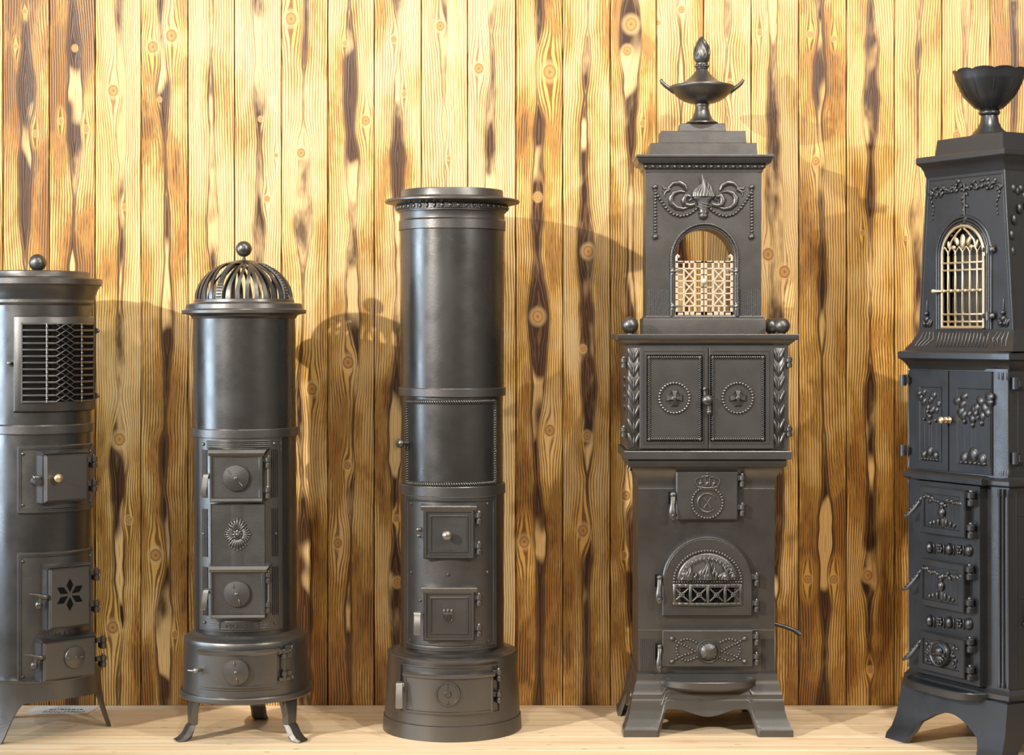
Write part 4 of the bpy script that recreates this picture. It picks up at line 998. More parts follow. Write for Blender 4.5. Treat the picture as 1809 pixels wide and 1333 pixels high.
    b = MB(); b.lathe(P([(9, 112), (12, 109), (14.2, 104), (14.8, 98), (14.2, 92), (12.6, 86), (10.6, 80), (8, 74.5), (5.2, 70), (2.6, 66.5), (.4, 64.5)]), 60, fl=fl)
    for k in range(7):
        t0 = 2*pi*k/7; n = 7
        b.tube([((13.2*sin(pi*(.35+.6*q))**.8*s.S*(1.04))*sin(t0+.9*q), -(13.2*sin(pi*(.35+.6*q))**.8*s.S*1.04)*cos(t0+.9*q), s.z(102-(30+(k % 3)*4)*q)) for q in [j/(n-1) for j in range(n)]], [2.6*s.S*(1-.8*j/(n-1)) for j in range(n)], 7)
    b.build('flame_finial', M_IRON, R_)
    return s
urn_stove()
# ================================================================== leftmost stove, cut by the frame
def louvre_stove():
    s = Stove('louvre_stove', 'dark cylindrical stove with louvred warming door and ball on the lid, leftmost in the row', 66.5, 4.7, rot=42, lean=0)
    s.o.rotation_euler = (0, 0, radians(42))
    R_ = s.o; S = s.S; P = s.prof
    b = MB(); b.lathe(P([(93, 540), (96.5, 537), (97.5, 535), (97.5, 530), (99, 527), (101, 520), (104, 512), (107.5, 506), (110, 504.5), (111, 503), (111, 494), (109.8, 492.5), (94, 491.5), (91, 490.5), (90, 489), (88.5, 481.5), (87, 480), (60, 479.4), (.5, 479)]), 96)
    b.build('lid', M_IRON, R_)
    b = MB(); b.ball((0, 0, s.z(463.8)), 15.3*S, 28, 18); b.lathe([(.010, s.z(480)), (.009, s.z(478))], 16); b.build('ball_finial', M_IRON, R_)
    b = MB(); b.lathe(P([(93, 1206), (93, 538)]), 96); b.build('body', M_TUBE, R_)
    b = MB(); b.lathe(P([(92, 763), (95.5, 762.5), (96.5, 761), (96.5, 748), (95.5, 746.5), (92, 745)]), 96); b.build('ring', M_IRON, R_)
    R = 93*S; fm = wrap(R); zz = lambda py: s.z(py, -R*.8)
    A = lambda deg: radians(deg)*R
    u0, u1, v0, v1 = A(-52), A(52), zz(728), zz(557)
    # louvred door: frame, slats, lozenge lattice, two rods
    b = MB(); b.rect(u0, u1, v0, v1, [(0, -.002), (0, .001), (.004, .010), (.007, .011)], 24)
    ldoor = b.build('louvre_door', M_IRON, R_, fm)
    s0, s1, t0, t1 = A(-41), A(41), zz(709), zz(572); rows = 12
    b = MB(); b.rect(s0-.001, s1+.001, t0, t1, [(0, .0108), (0, .0114)], 24); b.build('opening', M_DARK, ldoor, fm)  # dark sheet behind the slats, painted shade instead of a hole
    p = (t1-t0)/rows
    for e0, e1 in ((s0-.004, s0), (s1, s1+.004)): b = MB(); b.box(((e0+e1)/2, .0125, (t0+t1)/2), (e1-e0, .006, t1-t0+.006), .001); b.build('slat_rail', M_IRON, ldoor, fm)
    for k in range(rows+1):
        v = t0+p*k
        for e0, e1 in ((s0, A(-9)), (A(9), s1)):
            n = 8; b = MB()
            b.loft([[(e0+(e1-e0)*q/n, w_, v+dz*(1 if q not in ((n,) if e0 < 0 else (0,)) else .5)) for w_, dz in ((.011, -.0034), (.0145, -.0026), (.0155, .0), (.0145, .0026), (.011, .0034))] for q in range(n+1)])
            b.build('slat', M_IRON, ldoor, fm)
    b = MB(); c0 = A(10)
    for k in range(rows):
        v = t0+p*(k+.5)
        for e in (-1, 1):
            b.tube([(-c0, .013, v+e*p*.5), (0, .014, v+e*p*.22 if False else v-e*p*.5+e*p*.0), (c0, .013, v+e*p*.5)], .0021, 6)
    b.build('lozenge_lattice', M_IRON, ldoor, fm)
    for a in (-18.5, 18.5):
        b = MB(); b.tube([(A(a), .0155, t0-.002), (A(a), .0155, t1+.002)], .0020, 6)
        for k in range(rows): b.ball((A(a), .0165, t0+p*(k+.5)), .0032, 8, 6)
        b.build('rivet_rod', M_BRITE, ldoor, fm)
    b = MB(); b.ball((A(-56), .008, zz(641)), .0058, 12, 8); b.tube([(A(-56), 0, zz(641)), (A(-56), .008, zz(641))], .0035, 8); b.build('knob', M_BRITE, ldoor, fm)
    for py in (584, 702):
        b = MB(); b.box((A(55.5), .008, zz(py)), (.016, .014, .016), .002); b.ball((A(56.5), .016, zz(py)), .0055, 10, 8); b.build('hinge', M_IRON, ldoor, fm)
    # two bolted plates carrying the doors
    R = 94*S; fm = wrap(R); yf = -(R+.030); f = flat(-R+.03); W = .060
    zz = lambda py: s.z(py, -R*.9); A = lambda deg: radians(deg)*R
    plates = []
    for y0, y1, name in ((786, 906, 'upper_plate'), (975, 1208, 'lower_plate')):
        b = MB(); b.rect(A(-48), A(48), zz(y1), zz(y0), [(0, -.003), (0, .003), (.003, .0065), (.006, .0065), (.0075, .0045), (.010, .0045), (.012, .002)], 24)
        pl_ = b.build(name, M_IRON, R_, fm); plates.append(pl_)
        screws([(A(e*42), q) for e in (-1, 1) for q in (zz(y0+15), zz(y1-15))], .002, .0042, pl_, fm)
    v_, f_ = letters('L.LANGE & CO', .0155, .0014); b = MB(); b.add([(q[0]*1.02, q[1]+.003, q[2]+zz(1122)) for q in v_], f_); b.build('raised_name', M_IRON, plates[1], fm, label='raised cast lettering')
    def door(x0, x1, y0, y1, name):
        a, v1 = s.pl(x0, y0, yf); c, v0 = s.pl(x1, y1, yf); b = MB()
        b.rect(a, c, v0, v1-.004, [(0, 0), (0, W-.012), (.002, W-.012), (.002, W-.006), (.004, W-.003), (.005, W-.003), (.007, W), (.008, W)])
        b.loft([[(u, 0, v1-.010), (u, W-.010, v1-.010), (u+e, W-.002, v1-.004), (u+e*2, W-.012, v1+.001), (u+e*2, 0, v1+.003)] for u, e in ((a, -.0015), (c, .0015))])
        return b.build(name, M_IRON, R_, f), a, c, v0, v1
    def hin(d, px, ys):
        for py in ys:
            u, v = s.pl(px, py, yf+.02); barrel_hinge(u, v, W-.026, .0095, .030, .020, d, f, mat=M_BRITE if False else M_IRON)
    d, a, c, v0, v1 = door(79, 157, 799, 884, 'stoke_door'); hin(d, 167.5, (816, 858))
    u, v = s.pl(97.5, 843.5, yf); b = MB(); b.turn(u, v, [(.004, W-.004), (.004, W+.010), (.009, W+.012), (.0115, W+.018), (.009, W+.023), (.001, W+.025)], 20); b.build('knob', M_BRASS, d, f, label='small brass knob')
    u, v = s.pl(70, 848, yf+.02); b = MB(); b.box((u, W-.024, v+.006), (.030, .012, .012), .002); b.tube([(u-.006, W-.040, v-.004), (u-.006, W-.014, v-.004)], .010, 14); b.build('latch', M_IRON, d, f)
    d, a, c, v0, v1 = door(87, 161, 1001, 1105, 'star_door'); hin(d, 172, (1015, 1071))
    u, v = s.pl(123.5, 1050, yf); b = MB(); r = 27*S
    for k in range(6):
        t = pi/2+k*pi/3; ca, sa = cos(t), sin(t)
        q = [(u+r*(m_*ca-n_*sa), v+r*(m_*sa+n_*ca)) for m_, n_ in ((.14, 0), (.62, -.24), (1.04, 0), (.62, .24))]
        b.poly(q, [(0, W-.001), (0, W+.0004)])
    b.build('star_opening', M_DARK, d, f, label='six-petal star of flat dark shapes in place of cut-outs')  # petals lie on the door, their darkness is painted
    def wing(px, py):
        u, v = s.pl(px, py, yf+.01); b = MB()
        b.tube([(u+.016, W-.010, v), (u+.008, W-.006, v), (u, W-.010, v+.001), (u-.014, W-.016, v+.006), (u-.028, W-.022, v+.008)], [.006, .0075, .006, .0042, .003], 10)
        b.ball((u-.002, W-.022, v-.022), (.010, .008, .012), 12, 8); b.tube([(u, W-.02, v-.014), (u, W-.014, v)], .005, 8); return b
    wing(74, 1054).build('handle', M_IRON, d, f)
    d, a, c, v0, v1 = door(77, 171, 1131, 1193, 'ash_door'); hin(d, 184, (1135, 1168))
    u, v = s.pl(131.5, 1160.5, yf); disc_valve(u, v, W, 19.5*S, d, f, (pi*.98, .02))
    wing(66, 1161).build('handle', M_IRON, d, f)
    # base ring with three legs
    b = MB(); nu = 180; nz = 8; zt = s.z(1204, -.15)
    rad = lambda z: .163+.026*max(0, 1-z/zt)**2.2
    def low(th):
        dd = min(abs((th-q+pi) % (2*pi)-pi) for q in (radians(-60), radians(60), pi)); g = math.degrees(dd)
        if g < 5: return 0.0
        if g < 24: return (zt-.052)*sin((g-5)/19*pi/2)**.75
        return zt-.052+.004*sin((g-24)/36*pi/2)
    for off in (0, .009):
        base = len(b.v)
        for i in range(nu):
            th = 2*pi*i/nu; zl = low(th)
            for j in range(nz+1):
                z = zl+(zt-zl)*j/nz; r = rad(z)-off; b.v.append((r*sin(th), -r*cos(th), z))
        for i in range(nu):
            for j in range(nz):
                q = base+i*(nz+1)+j; n_ = base+((i+1) % nu)*(nz+1)+j; b.f.append((q, n_, n_+1, q+1))
        if off:
            for i in range(nu): q = base+i*(nz+1); n_ = base+((i+1) % nu)*(nz+1); m_ = nu*(nz+1); b.f.append((q, n_, n_-m_, q-m_))
    b.build('legged_base', M_IRON, R_)
    b = MB(); b.lathe([(.158, zt-.004), (.165, zt-.002), (.166, zt+.002), (.163, zt+.004), (.140, zt+.005), (.05, zt+.005)], 96); b.build('base_rim', M_IRON, R_)
    return s
louvre_stove()
b = MB(); pw = [(-1.335, .150), (-1.165, .150), (-1.150, .262), (-1.330, .262)]
b.loft([[(x, y, .0005) for x, y in pw], [(x, y, .0011) for x, y in pw]])
card = b.build('paper_card', M_PAPER); card['label'] = 'white printed card lying on the boards under the leftmost stove'; card['category'] = 'card'
b = MB(); rnd = random.Random(9)
for yy, x0, x1, hh in ((.212, -1.28, -1.19, .010), (.192, -1.29, -1.18, .003), (.183, -1.29, -1.18, .003), (.174, -1.29, -1.20, .003)):
    x = x0
    while x < x1: wdd = rnd.uniform(.004, .012); b.box((x+wdd/2, yy, .0012), (wdd, hh, .0003)); x += wdd+.003
b.build('print', M_INK, card)

# ================================================================== rightmost stove, turned, with bowl and brass grille
def bowl_stove():
    s = Stove('bowl_stove', 'black square stove with a scalloped bowl on top and an arched brass grille', 1748, 4.5, rot=-61)
    R_ = s.o; C = M_BLACK
    def sweep(b, rings, cap0=True, cap1=True): rectsweep(b, rings, cap0, cap1)
    def planring(hw, hd, z, brk=.090):
        """plan of the lower storeys: small chamfer on the left, slanting face on the right"""
        e = hw-.185; g = hd-.11
        return [(-.170-e, .11+g, z), (-.185-e, .09+g, z), (-.185-e, -.092-g, z), (-.172-e, -.110-g, z), (brk, -.110-g, z), (.165+e, -.095-g-(.004 if brk > .1 else 0), z), (.185+e, .11+g, z)]
    # base on flared feet
    zt = .150
    hwf = interp([(0, .204), (.012, .203), (.03, .196), (.06, .192), (zt, .186)]); hdf = interp([(0, .165), (.012, .164), (.03, .150), (.07, .135), (zt, .122)])
    def low(u):
        a = abs(u)
        if a > .62: return 0.0
        if a > .50: return .060*sin((.62-a)/.12*pi/2)
        return .060+.036*cos(a/.50*pi/2)
    lows = lambda u: 0.0 if abs(u) > .70 else .09*sin((.70-abs(u))/.70*pi/2)**.5
    b = MB(); skirt(b, hwf, hdf, low, lows, zt, 80, 10, .010); b.build('footed_base', C, R_)
    b = MB(); b.loft([planring(.194, .119, zt), planring(.195, .121, zt+.004), planring(.195, .121, zt+.016), planring(.190, .115, zt+.022), planring(.187, .112, zt+.028)]); b.build('base_moulding', C, R_)
    # lower body, shelf, middle body, cornice
    b = MB(); b.loft([planring(.185, .11, zt+.02), planring(.185, .11, .675)]); low_b = b.build('lower_body', C, R_)
    b = MB(); b.loft([planring(.188, .113, .668), planring(.196, .122, .672), planring(.197, .123, .674), planring(.197, .123, .683), planring(.192, .118, .687), planring(.188, .113, .693)])
    sh = b.build('shelf', C, R_)
    b = MB(); x0 = s.pl(1610, 838, -.138)[0]; x1 = s.pl(1735, 850, -.138)[0]
    b.loft([[(x0, -.10, z), (x1, -.10, z), (x1, y, z), (x0, y, z)] for y, z in ((-.136, .671), (-.140, .673), (-.140, .685), (-.136, .690))]); b.build('shelf_bay', C, sh)
    b = MB(); b.loft([planring(.185, .11, .69, .128), planring(.185, .11, .955, .128)]); mid = b.build('middle_body', C, R_)
    b = MB(); b.loft([planring(.186, .111, .950), planring(.188, .113, .956), planring(.192, .118, .964), planring(.199, .126, .974), planring(.205, .131, .977), planring(.206, .132, .979), planring(.206, .132, .992), planring(.204, .130, .995), planring(.195, .118, .998)])
    b.build('cornice', C, R_)
    # flaring leaf band under the top storey
    b = MB(); sweep(b, [(.192, .110, .998), (.190, .108, 1.004), (.180, .097, 1.018), (.173, .089, 1.034), (.168, .084, 1.046), (.167, .083, 1.052)]); band = b.build('leaf_band', C, R_)
    b = MB()
    for k in range(15):
        u = -.085+.0125*k
        b.tube([(u-.006, -.083+.0, 1.046), (u-.004, -.088, 1.034), (u, -.097, 1.018), (u+.008, -.106, 1.008)], [.002, .0032, .0034, .0018], 7)
    for e in (-1, 1):
        for k in range(4): b.tube([(e*(.150-.012*k), -.083, 1.045), (e*(.152-.016*k), -.092, 1.026), (e*(.160-.012*k), -.103, 1.009)], [.0025, .004, .002], 7)
    b.build('leaf_flutes', C, band)
    # top storey: tapering, arched grille in front
    zb, ztp = 1.050, 1.4435; yu = -.083
    wl = lambda z: .165+(.137-.165)*(z-zb)/(ztp-zb)
    gl, gb = s.pl(1665, 581, yu); gr, _ = s.pl(1742, 581, yu); _, gt = s.pl(1705, 396, yu); gs = gt-(gr-gl)*.50
    AP = arch_pts(gl, gr, gb, gs, gt)
    b = MB(); arch_plate(b, lambda z: -wl(z), lambda z: wl(z), ztp, zb, AP, yu, yu+.008)
    ring = lambda z: [(wl(z), yu, z), (wl(z), .083, z), (-wl(z), .083, z), (-wl(z), yu, z)]
    b.loft([ring(zb), ring(ztp)], closed=False)
    b.add([(-wl(zb), yu, zb), (wl(zb), yu, zb), (wl(zb), .083, zb), (-wl(zb), .083, zb)], [(0, 1, 2, 3)])
    top = b.build('top_storey', C, R_)
    f = flat(yu)
    b = MB(); b.loft([[(gl-.01, yu+.03, gb-.01), (gr+.01, yu+.03, gb-.01), (gr+.01, yu+.03, gt+.01), (gl-.01, yu+.03, gt+.01)], [(gl-.01, yu+.034, gb-.01), (gr+.01, yu+.034, gb-.01), (gr+.01, yu+.034, gt+.01), (gl-.01, yu+.034, gt+.01)]]); b.build('inner_plate', C, top)
    b = MB()
    for gap, r_ in ((.004, .003), (.011, .0036), (.019, .0042)):
        b.tube([(p[0], .001, p[1]) for p in arch_pts(gl-gap, gr+gap, gb, gs, gt+gap, 28)], r_, 8)
    b.build('arch_moulding', C, top, f)
    b = MB()                                           # corner fillets of the front panel
    for e in (-1, 1): b.tube([(e*(wl(zb+.01)-.008), 0, zb+.01), (e*(wl(ztp-.012)-.008), 0, ztp-.012)], .0016, 6); b.tube([(e*wl(zb), 0, zb), (e*wl(ztp), 0, ztp)], .0022, 6)
    b.tube([(-wl(ztp-.012)+.008, 0, ztp-.012), (wl(ztp-.012)-.008, 0, ztp-.012)], .0016, 6); b.build('panel_fillet', C, top, f)
    # brass grille door
    b = MB(); gw = gr-gl; W = .004
    b.tube([(p[0], W, p[1]) for p in arch_pts(gl+.004, gr-.004, gb+.003, gs, gt-.004, 28)], .0042, 8); b.tube([(gl+.004, W, gb+.004), (gr-.004, W, gb+.004)], .0045, 8)
    Hh = gs-gb
    n = 6
    for k in range(1, n): u = gl+gw*k/n; b.box((u, W, gb+Hh*.5), (.0050, .007, Hh*1.0), .0012)
    for q in (.10, .20, .80, .90): b.box(((gl+gr)/2, W, gb+Hh*q), (gw-.006, .007, .0048), .0012)
    vm = gb+Hh*.52; b.tube([(gl+.004, W+.002, vm), (gr-.004, W+.002, vm)], .0034, 8)
    for k in range(n): u = gl+gw*(k+.5)/n; b.ball((u, W+.003, vm), (.0055, .004, .0045), 10, 8)
    for k in range(n):                                  # small pointed arches over the bars
        u0, u1 = gl+gw*k/n, gl+gw*(k+1)/n; um = (u0+u1)/2
        b.tube([(u0, W, gs-.004), (u0+.002, W, gs+.010), (um, W, gs+.022)], .0022, 6); b.tube([(u1, W, gs-.004), (u1-.002, W, gs+.010), (um, W, gs+.022)], .0022, 6)
    cu = (gl+gr)/2
    for e in (-1, 1):
        b.tube([(cu+e*gw*.30, W, gs+.016), (cu+e*gw*.26, W, gs+.036), (cu+e*gw*.12, W, gt-.020), (cu+e*.004, W, gt-.010)], .003, 8)
        b.leaf(cu+e*gw*.10, gs+.024, .026, .014, pi/2-e*.5, W, .004); b.leaf(cu+e*gw*.32, gs+.018, .020, .010, pi/2-e*.1, W, .0035); b.ball((cu+e*gw*.20, W+.001, gs+.020), (.008, .004, .006), 10, 8)
    b.leaf(cu, gs+.014, .040, .018, pi/2, W, .005)
    gd = b.build('brass_grille', M_BRASS, top, f, label='arched brass grille door')
    b = MB()
    ku, kv = s.pl(1661, 503, yu-.02); b.tube([(gl+.010, W+.006, vm), (gl-.004, W+.012, vm), (gl-.010, W+.014, vm)], [.003, .004, .0055], 10); b.ball((gl-.013, W+.015, vm), .0062, 10, 8); b.build('grille_catch', M_BRASS, top, f)
    for py in (441, 558):
        u, v = s.pl(1744, py, yu-.006); b = MB(); b.box((u+.008, .010, v), (.034, .010, .012), .002); b.tube([(u+.012, .016, v-.010), (u+.012, .016, v+.010)], .006, 12); b.build('grille_hinge', M_IRON, top, f)
    # garland and bud reliefs
    rnd = random.Random(4)
    b = MB(); zg = ztp-.028; G = wl(zg)-.022
    for k in range(40):
        t = -1+2*k/39; u = G*t; v = zg-.010*abs(t)**1.5+.009*rnd.uniform(-1, 1)
        b.leaf(u, v-.004, rnd.uniform(.014, .024), rnd.uniform(.009, .014), rnd.uniform(-.6, .6)+(pi if t < 0 else 0)+rnd.uniform(-.6, .6), .001, .0042)
        if k % 3 == 0: b.ball((u, .003, v-.004), .0048, 8, 6)
    for e in (-1, 1):
        for k in range(7): b.leaf(e*(G-.002+.003*sin(k)), zg-.012-.011*k, .013-.001*k, .0085-.0006*k, -pi/2+e*.5*sin(k*1.5), .001, .0035)
    for k in range(8): b.leaf(.0+.004*sin(k*2), zg-.010-.010*k, .014, .008, -pi/2+.7*sin(k*1.9), .002, .004)
    for e in (-1, 1):
        for k in range(6): b.leaf(e*.008*k, zg-.098-.0022*k*k*.5, .011, .006, (pi/2 if k == 0 else (0 if e > 0 else pi)-e*.5), .001, .0032)
    b.tube([(0, .001, zg), (0, .001, zg-.095)], .003, 8); b.build('garland', C, top, f)
    for e in (-1, 1):
        b = MB(); u = e*(wl(zb)-.030); v = zb+.006
        b.leaf(u, v+.030, .044, .005, pi/2, .001, .003); b.ball((u, .004, v+.036), .0065, 10, 8); b.ball((u, .004, v+.022), (.009, .005, .008), 10, 8)
        for q, a in ((-.008, 2.4), (.008, .7), (-.004, 2.0), (.004, 1.1)): b.leaf(u+q, v, .024, .011, a*.5+pi*.25, .001, .0045)
        b.ball((u-.007, .004, v+.010), .006, 8, 6); b.ball((u+.007, .004, v+.010), .006, 8, 6); b.build('bud_relief', C, top, f)
    # cornice and block of the top storey
    b = MB(); sweep(b, [(.1385, .085, 1.440), (.140, .087, 1.446), (.142, .090, 1.456), (.147, .095, 1.467), (.154, .101, 1.4735), (.156, .102, 1.475), (.157, .103, 1.477), (.157, .103, 1.489), (.155, .101, 1.492)]); b.build('top_cornice', C, R_)
    b = MB(); sweep(b, [(.121, .072, 1.490), (.116, .068, 1.534), (.114, .066, 1.536)]); b.build('top_block', C, R_)
    # scalloped bowl
    S = s.S; zB = 1.536
    b = MB(); b.lathe([(.050, zB), (.049, zB+.004), (.044, zB+.007), (.041, zB+.012), (.031, zB+.022), (.024, zB+.036), (.0205, zB+.052), (.0195, zB+.060)], 48); b.build('bowl_foot', C, R_)
    b = MB(); b.lathe([(.020, zB+.054), (.025, zB+.057), (.0265, zB+.061), (.0255, zB+.066), (.021, zB+.069)], 40); b.build('bowl_ring', C, R_)
    zr = zB+.167
    def fl(t, z, r):
        q = (z-(zB+.066))/(zr-zB-.066); return r*(1-.012*max(0, q)*(1-abs(cos(5*t)))**2*2)
    prof = [(.021, zB+.066), (.034, zB+.073), (.050, zB+.087), (.064, zB+.104), (.074, zB+.122), (.082, zB+.140), (.0845, zB+.146), (.087, zB+.158), (.091, zr-.001), (.090, zr), (.087, zr-.002), (.080, zB+.140), (.060, zB+.104), (.02, zB+.080)]
    b = MB(); rs = []
    for r, z in prof:
        rs.append([(fl(t, z, r)*sin(t), -fl(t, z, r)*cos(t), z+(.005*(abs(cos(5*t))**.6-.6) if z > zB+.15 else 0)) for t in [2*pi*k/100 for k in range(100)]])
    b.loft(rs, True, False, True); bw = b.build('bowl', C, R_)
    for k in range(10):                                 # raised ribs between the petals
        t = 2*pi*(k+.5)/10; b = MB(); b.tube([(r*sin(t)*1.0, -r*cos(t)*1.0, z) for r, z in ((.034, zB+.073), (.064, zB+.104), (.0735, zB+.122), (.0800, zB+.140))], .0018, 6); b.build('bowl_rib', C, bw)
    # ---- middle doors (fruit-tree reliefs)
    ym = -.110; fm_ = flat(ym); W = .006
    def tree(b, a, c, v0, v1, seed):
        r = random.Random(seed); cu = (a+c)/2; hw = (c-a)/2; H_ = v1-v0
        for u in (cu-hw*.55, cu-hw*.1, cu+hw*.1, cu+hw*.55): b.tube([(u, W, v0+H_*.18), (u, W, v1-H_*.30)], .0013, 6)
        for k in range(17):
            u = r.uniform(-.85, .85); v = r.uniform(.66, .96); v = max(v, .60+.22*abs(u)-.0)
            b.leaf(cu+hw*u, v0+H_*v, hw*.52, hw*.42, r.uniform(-1, 1)-pi/2+u, W, .0055)
        for u, v, q in ((0, .60, .2), (-.18, .66, .16), (.2, .67, .16), (0, .52, .12), (-.5, .56, .11), (.55, .55, .12)): b.ball((cu+hw*u, W+.002, v0+H_*v), (hw*q, .007, hw*q*1.1), 10, 8)
        for u, v, q in ((0, .14, .30), (-.55, .09, .26), (.55, .09, .28)): b.ball((cu+hw*u, W, v0+H_*v), (hw*q, .008, hw*q*1.15), 14, 10)
        for k in range(6): b.ball((cu+hw*(-.7+.28*k), W+.002, v0+H_*.035), (hw*.13, .006, hw*.09), 8, 6)
    doors = ((1617.5, 1675.5, 1624, 1664, 0), (1677.5, 1760.5, 1690, 1750, 1))
    for x0, x1, p0, p1, i in doors:
        a, v1 = s.pl(x0, 651, ym-.004); c, v0 = s.pl(x1, 832, ym-.004)
        v1, v0 = .948, .696
        if i == 1: c = min(c, .126)
        b = MB(); a2, c2 = s.pl(p0, 700, ym-.006)[0], s.pl(p1, 700, ym-.006)[0]; pv1, pv0 = .908, .716
        b.rect(a, c, v0, v1, [(0, -.004), (0, W-.001), (.001, W)]); d = b.build('oven_door', C, R_, fm_)
        b = MB(); b.rect(a2, c2, pv0, pv1, [(0, W-.001), (0, W+.002), (.002, W+.002), (.004, W+.0004)]); b.build('relief_ground', C, d, fm_, sharp=26); b = MB(); tree(b, a2+.003, c2-.003, pv0, pv1, 3+i); b.build('fruit_tree_relief', C, d, fm_)
        if i == 0:
            for v in (.921, .740): b = MB(); b.tube([(-.183, .012, v-.014), (-.183, .012, v+.014)], .009, 12); b.box((-.176, .006, v), (.02, .008, .016), .001); b.build('hinge', C, d, fm_)
        else:
            b = MB(); u, v = s.pl(1668, 742, ym-.03); u = a+.004; b.turn(u, v, [(.006, W), (.0085, W+.003), (.0045, W+.006), (.0045, W+.012), (.0085, W+.014), (.0085, W+.017), (.005, W+.019), (.007, W+.024), (.0095, W+.029), (.007, W+.034), (.001, W+.036)], 20); b.build('knob', M_BRASS, d, fm_, label='small brass knob')
    for v in (.921, .740):
        b = MB(); b.tube([(.176, -.086, v-.014), (.176, -.086, v+.014)], .009, 12); b.box((.184, -.07, v), (.012, .03, .016)); b.build('side_hinge', C, mid)
    # slender colonnettes on the corners
    for zlo, zhi, par in ((.697, .947, mid), (.182, .664, low_b)):
        for pts in (((-.184, -.098), (-.178, -.106)), ((.140, -.102), (.150, -.100), (.163, -.096))):
            for q in pts:
                b = MB(); b.lathe([(.0048, zlo), (.0048, zlo+.010), (.003, zlo+.016), (.003, zhi-.022), (.005, zhi-.016), (.005, zhi)], 12, q); b.build('colonnette', C, par)
    # ---- lower doors on a projecting bay
    yb = -.132; fb = flat(yb); xa, xb = s.pl(1613, 1000, yb)[0], s.pl(1731, 1000, yb)[0]
    b = MB(); b.loft([[(xa, -.10, .180), (xb, -.10, .180), (xb, yb, .180), (xa, yb, .180)], [(xa, -.10, .668), (xb, -.10, .668), (xb, yb, .668), (xa, yb, .668)]]); bay = b.build('door_bay', C, low_b)
    yf = yb-.022; D = .022
    def frontdoor(x0, x1, yt, ybm, yr, kind, hys):
        a, v1 = s.pl(x0, yt, yf); c, v0 = s.pl(x1, ybm, yf); b = MB()
        b.rect(a, c, v0, v1, [(0, 0), (0, D-.003), (.002, D), (.016, D), (.0175, D-.004)]); d = b.build('fire_door', C, R_, fb)
        b = MB(); ia, ic, iv0, iv1 = a+.018, c-.018, v0+.018, v1-.018; w0 = D-.003; cu = (ia+ic)/2; r = random.Random(int(yt))
        if kind == 'tree':
            for k in range(8): u = ia+(ic-ia)*(k+.5)/8; b.tube([(u, w0-.001, iv0), (u, w0-.001, iv1)], .0012, 6)
            for k in range(17):
                t = -1+2*k/16; b.leaf(cu+t*(ic-ia)*.46, iv1-.008-.010*(1-abs(t)), .018, .010, r.uniform(-.8, .8)+(pi if t < 0 else 0), w0, .005)
            for k in range(5): b.leaf(cu, iv1-.012-.008*k, .016, .020-.003*k, -pi/2+r.uniform(-.5, .5), w0+.001, .006)
            b.ball((cu, w0+.003, (iv0+iv1)/2-.002), (.012, .008, .013), 12, 8); b.ball((cu, w0+.003, (iv0+iv1)/2+.020), (.010, .007, .007), 10, 8)
            b.leaf(cu, iv0, .038, .018, pi/2, w0, .004)
            for e in (-1, 1):
                for k in range(3): b.leaf(cu+e*(.014+.012*k), iv0+.003, .022-.004*k, .010, pi/2-e*.3*k, w0, .005)
        else:
            for k in range(46): b.leaf(r.uniform(ia+.004, ic-.004), r.uniform(iv0+.004, iv1-.004), .013, .007, r.uniform(0, 6.28), w0, .0045)
            rr = (iv1-iv0)*.54; vm_ = (iv0+iv1)/2+.003
            b.turn(cu, vm_, [(rr, w0), (rr, w0+.009), (rr*.94, w0+.013), (rr*.84, w0+.012), (rr*.78, w0+.008), (rr*.4, w0+.010), (.001, w0+.011)], 36)
            b.ball((cu+.002, w0+.012, vm_+rr*.22), (rr*.42, .009, rr*.34), 14, 10); b.ball((cu, w0+.011, vm_-rr*.32), (rr*.5, .006, rr*.26), 14, 10); b.tube([(cu-rr*.9, w0+.014, vm_-rr*.12), (cu+rr*.9, w0+.016, vm_+rr*.10)], .003, 8)
            for k in range(7): t = pi+pi*k/6; b.leaf(cu+rr*.3*cos(t), vm_-rr*.1+rr*.3*sin(t), rr*.42, rr*.26, t, w0+.010, .005)
        b.build('door_relief', C, d, fb)
        for hy in hys:
            u, v = s.pl(x1+9, hy, yf+.01); barrel_hinge(u+.006, v, D-.008, .010, .034, .02, d, fb, mat=C)
        u, v = s.pl(x0-3, yt+ (ybm-yt)*.42, yf); b = MB()
        b.tube([(u+.014, D-.002, v+.030), (u+.006, D+.002, v+.016), (u-.004, D+.010, v-.002), (u-.016, D+.016, v-.016), (u-.030, D+.018, v-.024)], [.004, .0065, .0072, .0065, .004], 10, .6)
        for k in range(6): q = k/5; b.ball((u+.010-.034*q, D+.004+.016*q, v+.022-.042*q), (.0034, .003, .0034), 8, 6)
        b.build('handle', C, d, fb)
    frontdoor(1624, 1704, 858, 951, 0, 'tree', (881, 938)); frontdoor(1622, 1702, 985, 1083, 0, 'tree', (1011, 1070)); frontdoor(1622, 1703, 1113, 1200, 0, 'wheel', (1139, 1189))
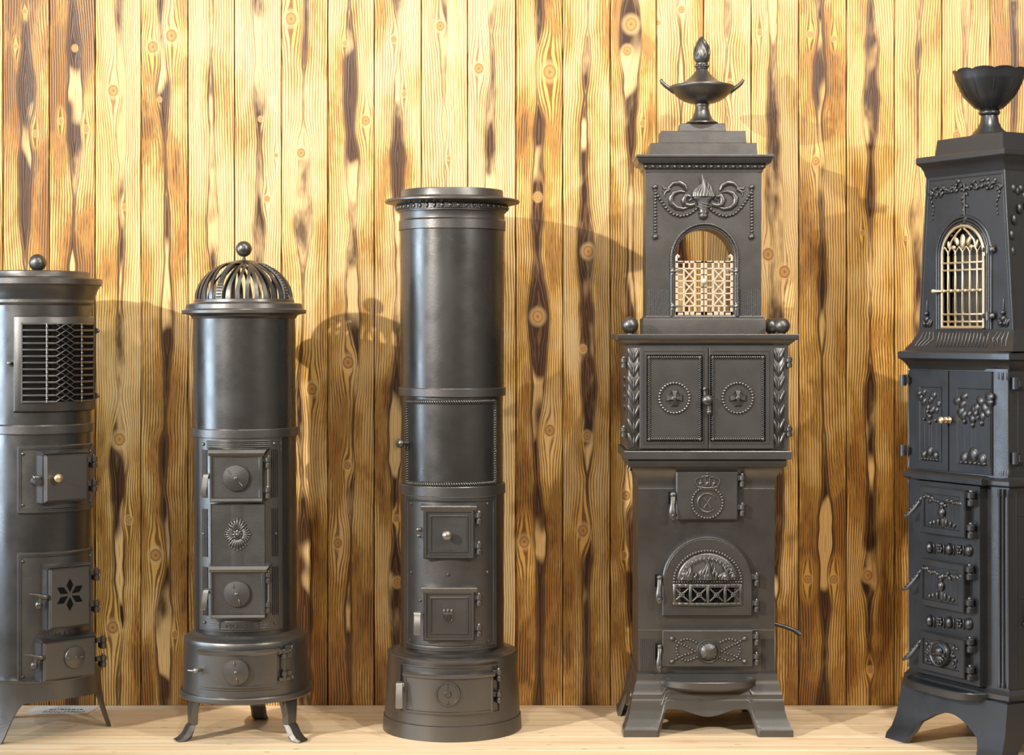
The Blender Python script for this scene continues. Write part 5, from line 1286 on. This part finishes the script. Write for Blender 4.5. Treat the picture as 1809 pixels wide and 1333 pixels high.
    for py0, py1 in ((955, 978), (1084, 1108)):
        b = MB()
        for k in range(5):
            px = 1644+k*17.3; u, v = s.pl(px, (py0+py1)/2+k*1.4, yb)
            if k % 2 == 0: b.ball((u, .003, v), (.012, .010, .015), 14, 10)
            else:
                for q in range(6): b.ball((u+.007*cos(q*pi/3), .003, v+.008*sin(q*pi/3)), (.005, .004, .005), 8, 6)
                b.ball((u, .006, v), .005, 8, 6)
            if k < 4: b.box((u+.016, .002, v-.001), (.003, .006, .026), .001)
        b.build('egg_frieze', C, bay, fb)
    # ash tray lip
    b = MB(); zt_ = .166; a, c = s.pl(1596, 1200, -.14)[0], s.pl(1733, 1222, -.14)[0]; n = 24; out = []
    for k in range(n+1): t = k/n; q = abs(2*t-1); out.append((a+(c-a)*t, .072*(1-q**4)**.5))
    rg = lambda z, i: [(p[0]+(i if p[0] < (a+c)/2 else -i), max(-.02, p[1]-i), z) for p in out]+[(c, -.03, z), (a, -.03, z)]
    b.loft([rg(zt_-.022, .012), rg(zt_-.018, .001), rg(zt_-.003, 0), rg(zt_, .002), rg(zt_, .008), rg(zt_-.004, .011)]); b.build('ash_tray', C, R_, flat(-.112))
    # right-hand side, just inside the frame: panel lines and loop handles
    b = MB()
    def sidept(x_y, z, o=0.0):                           # along the right flank
        t = x_y; return (.165+.02*t+o, -.095+.205*t, z)
    for zc in (.60, .40): b.tube([sidept(.12, zc), sidept(.8, zc)], .0016, 6)
    b.tube([sidept(.10, .655), sidept(.9, .655)], .0016, 6); b.tube([sidept(.10, .20), sidept(.10, .655)], .0016, 6); b.tube([sidept(.13, .71), sidept(.13, .93)], .0018, 6); b.tube([sidept(.13, .93), sidept(.9, .93)], .0018, 6)
    b.build('side_panel_lines', C, low_b)
    b = MB()
    b.tube([sidept(.22, .34, .006), sidept(.30, .375, .016), sidept(.42, .395, .018)], [.004, .006, .006], 10); b.tube([sidept(.20, .335, .004), sidept(.22, .34, .006)], .005, 8); b.build('side_handle', C, low_b)
    b = MB()
    for k in range(14):
        t = 2*pi*k/13; b.ball((wl(1.28)+.001, -.02+.05*sin(t)*(1 if cos(t) > -.5 else .7), 1.27+.085*cos(t)), (.004, .009, .013), 8, 6)
    for k in range(6): b.ball((wl(1.40)+.001, -.055+.012*k, 1.395-.006*k*(k % 2)), (.004, .009, .011), 8, 6)
    b.build('side_relief', C, top)
    return s
bowl_stove()
